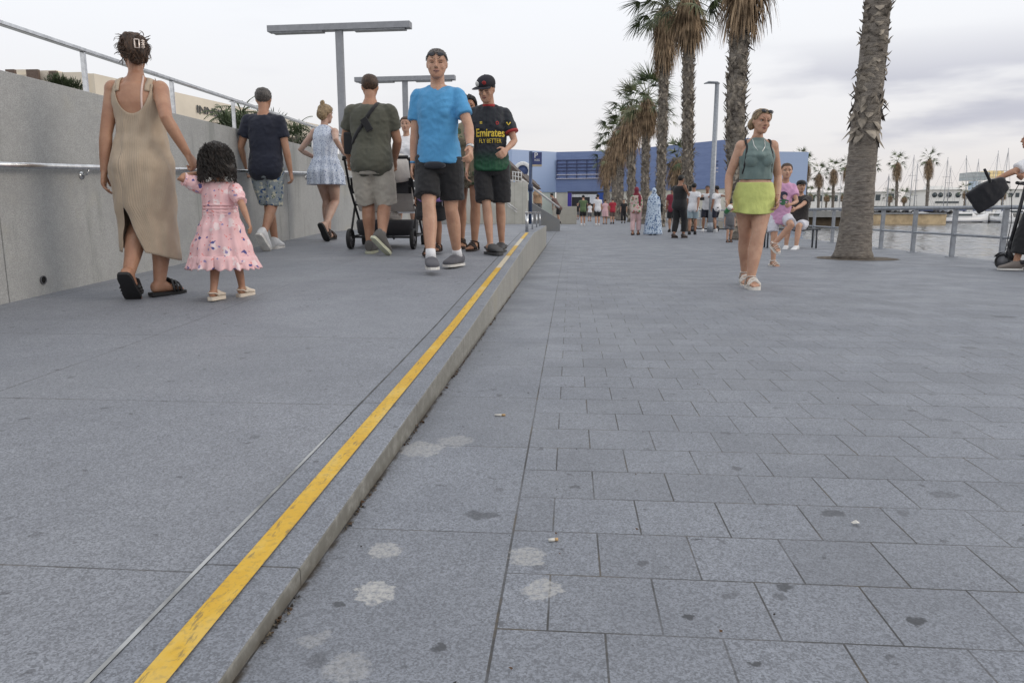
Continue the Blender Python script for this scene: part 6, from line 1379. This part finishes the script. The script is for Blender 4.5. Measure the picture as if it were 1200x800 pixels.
# shrubs and palms on the terrace behind the left wall
shr = M('shrub_leaf', (.075, .10, .05), .7, .4, 3, dark=(.03, .045, .02))
def shrub(c, r, n, seed, label, sz=.12):
    rr = random.Random(seed); rt = empty('shrub', (c[0], c[1], 1.6), 0, label, 'shrub'); bm = bmesh.new(); hh_ = c[2]-1.6
    for i in range(7): a = rr.uniform(0, 6.3); tube(bm, [V((0, 0, 0)), V((cos(a)*r*.3, sin(a)*r*.3, hh_*.5)), V((cos(a)*r*.6, sin(a)*r*.6, hh_))], .02, 5)
    obj('stem', bm, bark, rt); bm = bmesh.new()
    for i in range(n):
        d = V((rr.gauss(0, 1), rr.gauss(0, 1), rr.gauss(0, 1))).normalized()*rr.random()**.4; k = 1+.35*NZ.noise(d*2+V((seed, 0, 0))); p_ = V((d.x*r*k, d.y*r*k, hh_+d.z*r*.75*k)); blade(bm, p_, V((d.x+rr.uniform(-.6, .6), d.y+rr.uniform(-.6, .6), d.z+rr.uniform(-.3, .7))), sz*rr.uniform(.8, 1.8), sz*.35, .1, rr, n=2)
    obj('foliage', bm, shr, rt, fix=False)
def atw(u, v, Y): p_ = W(u, v, Y); return (p_.x, p_.y, p_.z)
shrub(atw(68, 101, 24), .4, 900, 1, 'small bush over the wall in front of the cream building, far left'); shrub(atw(84, 106, 24), .4, 900, 2, 'second small bush over the wall left of the woman in beige')
shrub(atw(271, 150, 20), .42, 900, 3, 'bush behind the wall below the dark lettering', .14); shrub(atw(287, 152, 19), .45, 800, 4, 'bush behind the wall at the shoulder of the man in navy'); shrub(atw(347, 161, 24), .55, 900, 5, 'low bush behind the wall left of the blonde woman'); shrub(atw(313, 150, 24), .7, 1000, 6, 'bush behind the wall right of the man in navy')
# tree seen as leaning feather palms
def feather(c, n, Lf, seed, label):
    rr = random.Random(seed); rt = empty('feather_palm', (c[0], c[1], 1.6), 0, label, 'palm tree'); h_ = c[2]-1.6; bm = bmesh.new(); tube(bm, [V((0, 0, 0)), V((0, 0, h_))], [.14, .10], 12); obj('trunk', bm, bark, rt); bm = bmesh.new()
    for i in range(n):
        a = i*2.4; e = lerp(1.2, .0, i/n); d = V((cos(a)*cos(e), sin(a)*cos(e), sin(e))); q_ = V((0, 0, h_)); pts = [q_.copy()]
        for k in range(9): d = (d+V((0, 0, -.17))).normalized(); q_ = q_+d*Lf/9; pts.append(q_.copy())
        tube(bm, pts, [.02]*5+[.012]*5, 4)
        for k in range(1, 10):
            for s_ in (-1, 1):
                for m in (0, .5):
                    p_ = lerp(pts[k-1], pts[k], m); dd = (pts[k]-pts[k-1]).normalized(); sd = dd.cross(V((0, 0, 1))).normalized()*s_; blade(bm, p_, sd+dd*.5+V((0, 0, -.15)), Lf*.24*(1-abs(k-4.5)/8), .03, .12, rr, n=2)
    obj('crown', bm, [gl], rt, fix=False)
feather(atw(283, 133, 26), 14, 1.1, 2, 'feather palm behind the wall just left of the man in navy'); feather(atw(263, 137, 28), 14, 1.0, 3, 'dark spiky palm hiding the end of the lettering'); feather(atw(348, 152, 30), 12, .9, 5, 'low feather palm behind the wall, before the blonde woman')

# ------------------------------------------------------------ marina across the water
def px_box(name, u0, v0, u1, v1, Y, dpt, m, par=None, z0=None, bev=0):
    a_ = W(u0, v1, Y); b_ = W(u1, v0, Y); bm = bmesh.new(); o_ = V(par.location) if par else V((0, 0, 0)); box(bm, (a_.x-o_.x, Y-o_.y, (z0 if z0 is not None else a_.z)-o_.z), (b_.x-o_.x, Y+dpt-o_.y, b_.z-o_.z), bev=bev); return obj(name, bm, m, par)
sand = M('sandstone_quay', (.60, .46, .28), .85, .3, .5, kind='World', dark=(.42, .31, .19)); whm = M('white_hull', (.74, .74, .74), .35, .05); whb = M('white_building', (.82, .81, .78), .6, .04); dkg = M('tinted_glass', (.05, .07, .08), .15)
o = px_box('sandstone_pier', 1012, 251, 1109.5, 262, 128, 14, sand, None, -2); tag(o, 'warm sandstone pier standing in the harbour water', 'pier')
o = px_box('pier_deck', 1012, 249.6, 1109.5, 251, 127.8, 14.4, concrete('pier_top', (.36, .36, .36)), None); tag(o, 'grey coping slab on the sandstone pier', 'pier deck')
o = px_box('concrete_pier', 840, 247, 1015, 254.5, 104, 10, concrete('pier_slab', (.36, .36, .35)), None); tag(o, 'long grey concrete pier slab left of the nearest palm', 'pier')
o = px_box('pier_base', 944, 254.5, 1012, 266, 105, 8, M('wet_stone', (.13, .095, .06), .8, .4, .4, kind='World'), None, -2); tag(o, 'dark brown stone base under the grey pier slab', 'quay wall'); o.name = 'stone_quay'
bm = bmesh.new(); quad(bm, [(22, 150, .35), (420, 150, .35), (420, 700, .35), (22, 700, .35)]); quad(bm, [(22, 150, .35), (420, 150, .35), (420, 150, -2), (22, 150, -2)]); struct('far_quay', bm, concrete('far_quay_stone', (.32, .31, .29)))
def wbuild(u0, v0, u1, Y, wins, label, zb=.35, dpt=14, extra=None):
    p_ = W((u0+u1)/2, 243, Y); rt = empty('white_building', (p_.x, Y, zb), 0, label, 'building'); px_box('wall', u0, v0, u1, 247, Y, dpt, whb, rt, zb)
    px_box('roof', u0-.8, v0-.7, u1+.8, v0, Y-.6, dpt+1, M('roof_white', (.8, .8, .78), .6), rt)
    for (a_, b_, c_, d_) in wins: px_box('window', a_, b_, c_, d_, Y-.12, .1, dkg, rt)
    return rt
wbuild(936, 226, 990, 230, [(940+i*9, 229, 946+i*9, 236) for i in range(6)], 'long low white building behind the two leftmost far palms')
wbuild(1013, 225, 1052, 200, [(1039.5, 227, 1048, 232.5), (1016, 228, 1022, 235), (1026, 228, 1032, 235)], 'white flat-roofed building right of the nearest palm trunk')
rb = wbuild(1086, 222.5, 1130, 210, [], 'white building with four round porthole windows')
for u in (1095.5, 1102.5, 1112.5, 1123): 
    c = W(u, 228.5, 209.8); bm = bmesh.new(); r_ = .75 if u < 1105 else .8; tube(bm, [c-V(rb.location), c-V(rb.location)+V((0, .15, 0))], r_*.85, 20); obj('porthole', bm, dkg, rb)
px_box('upper_deck', 1094, 218, 1106, 222.5, 212, 6, whb, rb); px_box('upper_deck', 1113, 219.5, 1125, 222.5, 212, 6, whb, rb); px_box('window', 1096, 236, 1124, 238, 209.8, .1, dkg, rb)
wbuild(1160, 222, 1215, 210, [(1166+i*8, 226, 1171+i*8, 231) for i in range(5)], 'white harbour building behind the black shoulder bag')
# glass tower; the sunset reflection is painted into its right block's colour
tw = empty('glass_tower', W(1159, 243, 260), 0, 'glass-topped harbour tower with a sunset reflection painted gold on its right half', 'building')
px_box('stem', 1141, 212, 1146, 245, 260, 5, M('tower_blue', (.45, .55, .66), .3), tw); px_box('stem', 1148.5, 212, 1150, 245, 260, 2, whb, tw)
t_ = NT('sunset_painted_glass'); c = t_.coord('Object'); bk = t_.n('ShaderNodeTexBrick', offset=0); t_.l(t_.mapping(c, rot=(pi/2, 0, 0)), bk.inputs['Vector']); bk.inputs['Scale'].default_value = 1; bk.inputs['Brick Width'].default_value = 1.3; bk.inputs['Row Height'].default_value = 1.1; bk.inputs['Mortar Size'].default_value = .07; bk.inputs['Color1'].default_value = (1, .72, .30, 1); bk.inputs['Color2'].default_value = (1, .85, .50, 1); bk.inputs['Mortar'].default_value = (.4, .34, .25, 1)
gold = t_.done(bk.outputs['Color'], .2, .3)  # gold base colour stands in for sunset light mirrored in the panes
t_ = NT('grey_glass'); c = t_.coord('Object'); bk = t_.n('ShaderNodeTexBrick', offset=0); t_.l(t_.mapping(c, rot=(pi/2, 0, 0)), bk.inputs['Vector']); bk.inputs['Scale'].default_value = 1; bk.inputs['Brick Width'].default_value = 1.3; bk.inputs['Row Height'].default_value = 1.1; bk.inputs['Mortar Size'].default_value = .07; bk.inputs['Color1'].default_value = (.34, .40, .42, 1); bk.inputs['Color2'].default_value = (.42, .46, .46, 1); bk.inputs['Mortar'].default_value = (.25, .27, .28, 1); gg = t_.done(bk.outputs['Color'], .2)
px_box('glass_block', 1140, 201.5, 1160, 211, 262, 9, gg, tw); px_box('sunset_painted_block', 1160, 200, 1176.5, 208.5, 262, 9, gold, tw)
# far palms
fpm = [(939, 186, 246, 150), (945, 192, 246, 153), (960, 204, 246, 150), (977, 199, 246, 152), (993, 194, 246, 155), (1021, 194, 246, 156), (1051.5, 191, 246, 152), (1089, 187, 246, 151)]
side_lab = ['tall palm at the edge of the blue building across the harbour', 'palm with pale trunk just right of the one at the blue building', 'shortest of the tall far palms, left of the nearest trunk', 'far palm between the shortest one and the nearest trunk', 'far palm peeping out left of the nearest trunk', 'far palm peeping out right of the nearest trunk', 'straight far palm over the right end of the white flat-roofed building', 'far palm with a slightly leaning trunk left of the porthole building']
fg = 'palms on the far quay'
for i, ((u, v, vb, Y), lb) in enumerate(zip(fpm, side_lab)):
    T_ = W(u, v+3, Y); b_ = W(u-(3 if i == 7 else 1), 245, Y); T_.z += .6; palm((b_.x, Y, .35), (T_.x, Y, T_.z), .28, .24, (T_.z*.60, .95), 2.5, 40+i, lb, cr=1.45, nf=15, low=True, group=fg)
for i, (u, v, lb) in enumerate([(949.5, 226, 'small bushy palm before the left end of the long white building'), (969, 227, 'small palm in front of the middle of the long white building'), (989, 226, 'small palm at the left edge of the nearest trunk'), (1014, 226, 'thin small palm at the right edge of the nearest trunk'), (1043, 228, 'small dark palm in front of the white flat-roofed building'), (1060, 229, 'small palm left of the tall catamaran masts'), (1132, 222, 'round-headed small palm right of the porthole building'), (1176, 224, 'small palm above the black shoulder bag')]):
    T_ = W(u, v+1, 185); palm((T_.x, 185, .35), (T_.x, 185, T_.z), .25, .22, (T_.z*.6, .8), 2, 60+i, lb, cr=1.5, nf=12, low=True, group='small palms on the far quay')
# boats
def hull(bm, L_, B_, Hh, mi=0):
    st = [(-.5, .72, .0), (-.3, .92, 0), (0, 1, 0), (.25, .8, .06), (.42, .38, .14), (.5, .04, .22)]
    loft(bm, [[V((x*L_, w_*B_/2*cy, z)) for cy, z in ((-.0, -.5), (-.6, -.45), (-.92, 0.1), (-1, Hh+sh*L_*.3), (1, Hh+sh*L_*.3), (.92, .1), (.6, -.45))] for x, w_, sh in st], mi=mi)
def boat(u, vw, L_, label, mast=None, rz=0, hm=None, cab=True, H_=1.0, Y=None, group=None):
    P = G(u, vw, -1.3) if Y is None else V((W(u, 250, Y).x, Y, -1.3)); rt = empty('sailing_boat' if mast else 'motor_boat', P, rz, label, 'boat', group); bm = bmesh.new(); hull(bm, L_, L_*.30, H_); ho = obj('hull', bm, hm or whm, rt)
    bm = bmesh.new(); box(bm, (-L_*.46, -L_*.151, .30), (L_*.33, L_*.151, .38)); obj('waterline_stripe', bm, M('stripe_navy', (.03, .05, .12), .4), ho)
    if cab:
        bm = bmesh.new(); loft(bm, [[V((x*L_, w_*L_*.30/2, z)) for w_, z in ((-.65, H_*.9), (.65, H_*.9), (.5, H_*.9+hc_), (-.5, H_*.9+hc_))] for x, hc_ in ((-.25, .9), (-.1, 1.1), (.12, 1.0), (.26, .15))]); cb = obj('cabin', bm, whm, rt)
        bm = bmesh.new(); box(bm, (-L_*.22, -L_*.30*.33, H_+.30), (L_*.10, L_*.30*.33, H_+.66)); obj('window', bm, dkg, cb)
    if mast:
        bm = bmesh.new(); lean_ = mast[1] if isinstance(mast, tuple) else 0; mh = mast[0] if isinstance(mast, tuple) else mast; tube(bm, [V((.08*L_, 0, H_)), V((.08*L_+lean_, 0, mh))], [.09, .05], 8); ms = obj('mast', bm, M('mast_alu', (.45, .46, .48), .4), rt)
        bm = bmesh.new(); tube(bm, [V((.08*L_, 0, H_+1.3)), V((-.36*L_, 0, H_+1.25))], .10, 8); obj('boom', bm, M('sail_cover', (.06, .09, .2), .7), ms)
        bm = bmesh.new(); T_ = V((.08*L_+lean_, 0, mh*.97))
        for q_ in (V((.49*L_, 0, H_)), V((-.49*L_, 0, H_)), V((.05*L_, L_*.14, H_)), V((.05*L_, -L_*.14, H_))): tube(bm, [T_, q_], .018, 4)
        for z in (.45, .7): tube(bm, [V((.08*L_, -L_*.08, mh*z)), V((.08*L_, L_*.08, mh*z))], .03, 5)
        obj('rigging', bm, M('rig_steel', (.3, .3, .32), .4), ms)
rr = random.Random(77)
for i, (u, Y, top, lab) in enumerate([(956, 190, 215, 'sailing boat with its mast left of the shortest far palm'), (986, 196, 210, 'sailing boat with its mast just left of the nearest trunk'), (1033, 176, 214, 'sailing boat with a mast left of the straight far palm'), (1041, 182, 211, 'sailing boat with a mast above the white flat-roofed building'), (1065, 172, 200, 'sailing boat with tall mast left of the leaning far palm'), (1070, 171, 193, 'sailing boat with the tallest mast left of the leaning far palm'), (1101, 180, 195, 'sailing boat with a thin mast above the porthole building'), (1113, 184, 203, 'sailing boat with a shorter mast above the porthole building'), (1127, 172, 194, 'sailing boat with a leaning mast right of the portholes'), (1142, 186, 196, 'sailing boat with its mast left of the glass tower'), (1158, 190, 188, 'sailing boat with its mast before the glass tower'), (1175, 176, 186, 'sailing boat with its mast right of the glass tower')]):
    mh = W(u, top, Y).z+1.3; boat(u, 0, rr.uniform(10, 14), lab, mast=(mh, -1.2 if u == 1127 else 0), rz=rr.uniform(-.5, .5)+(pi/2 if i % 2 else 0), Y=Y-30, group='sailing boats in the marina')
for i, (u, vw, L_, H_, lab, hm, a) in enumerate([(1124, 258.2, 7, 1.1, 'small white motor boat with a dark cabin at the end of the sandstone pier', None, .2), (1142, 258, 12, 1.3, 'long white motor yacht under the black shoulder bag', None, .05), (1163, 257.6, 6, .9, 'small white motor boat behind the railing post', None, 1.2), (1186, 259, 13, 1.6, 'dark blue hulled motor yacht at the right edge', M('blue_hull', (.035, .07, .15), .3), .1), (1105, 256, 8, 1.2, 'white motor boat behind the end of the sandstone pier', None, 0), (1079, 254.5, 8, 1.2, 'white motor boat behind the sandstone pier below the leaning palm', None, .2), (1055, 254, 9, 1.2, 'white motor boat behind the sandstone pier below the straight palm', None, -.2), (1033, 254, 8, 1.1, 'white motor boat just right of the nearest trunk', None, .1)]):
    boat(u, vw, L_, lab, None, a, hm, H_=H_, group='motor boats in the marina')
bm = bmesh.new(); a_ = G(1112, 258.6, -1.3); b_ = G(1215, 258.6, -1.3); box(bm, (a_.x, a_.y, -1.25), (b_.x+10, a_.y+2, -.75)); tag(obj('floating_pontoon', bm, M('pontoon', (.10, .09, .08), .8)), 'dark floating pontoon with motor boats beside it', 'pontoon')
for i in range(10):
    u = 1020+i*9.3; P = W(u, 244, 141); rt = empty('parked_car', (P.x, 141, .35), rr.choice((0, .06, 3.1)), ['small car parked on the far quay behind the pier, %s' % k for k in ('just right of the nearest trunk', 'second from the nearest trunk', 'third from the nearest trunk', 'below the white flat-roofed building', 'left of the straight palm', 'right of the straight palm', 'below the tall masts', 'left of the leaning palm', 'right of the leaning palm', 'below the portholes')][i], 'car', 'cars parked on the far quay')
    bm = bmesh.new(); loft(bm, [[V((x, y_, z)) for y_, z in ((-.85, .3), (-.88, .8), (.88, .8), (.85, .3))] for x in (-2.0, -1.9, 1.9, 2.05)]); obj('body', bm, M('car_%d' % (i % 3), ((.6, .6, .6), (.05, .05, .06), (.3, .32, .36))[i % 3], .3), rt)
    bm = bmesh.new(); loft(bm, [[V((x, -.75, .8)), V((x2, -.62, 1.38)), V((x2, .62, 1.38)), V((x, .75, .8))] for x, x2 in ((-1.5, -1.0), (1.2, .6))]); obj('windows', bm, dkg, rt)
    for x in (-1.2, 1.3):
        bm = bmesh.new(); tube(bm, [V((x, -.9, .32)), V((x, .9, .32))], .32, 14); obj('wheel', bm, blk2, rt)
tan_woman(); pink_girl(); navy_man(); bun_woman(); olive_man(); stroller(); blue_man(); boy(); behind_woman(); hidden_kid(); stripe_person(); green_woman(); run_girl()
far_people(); scooter_person()
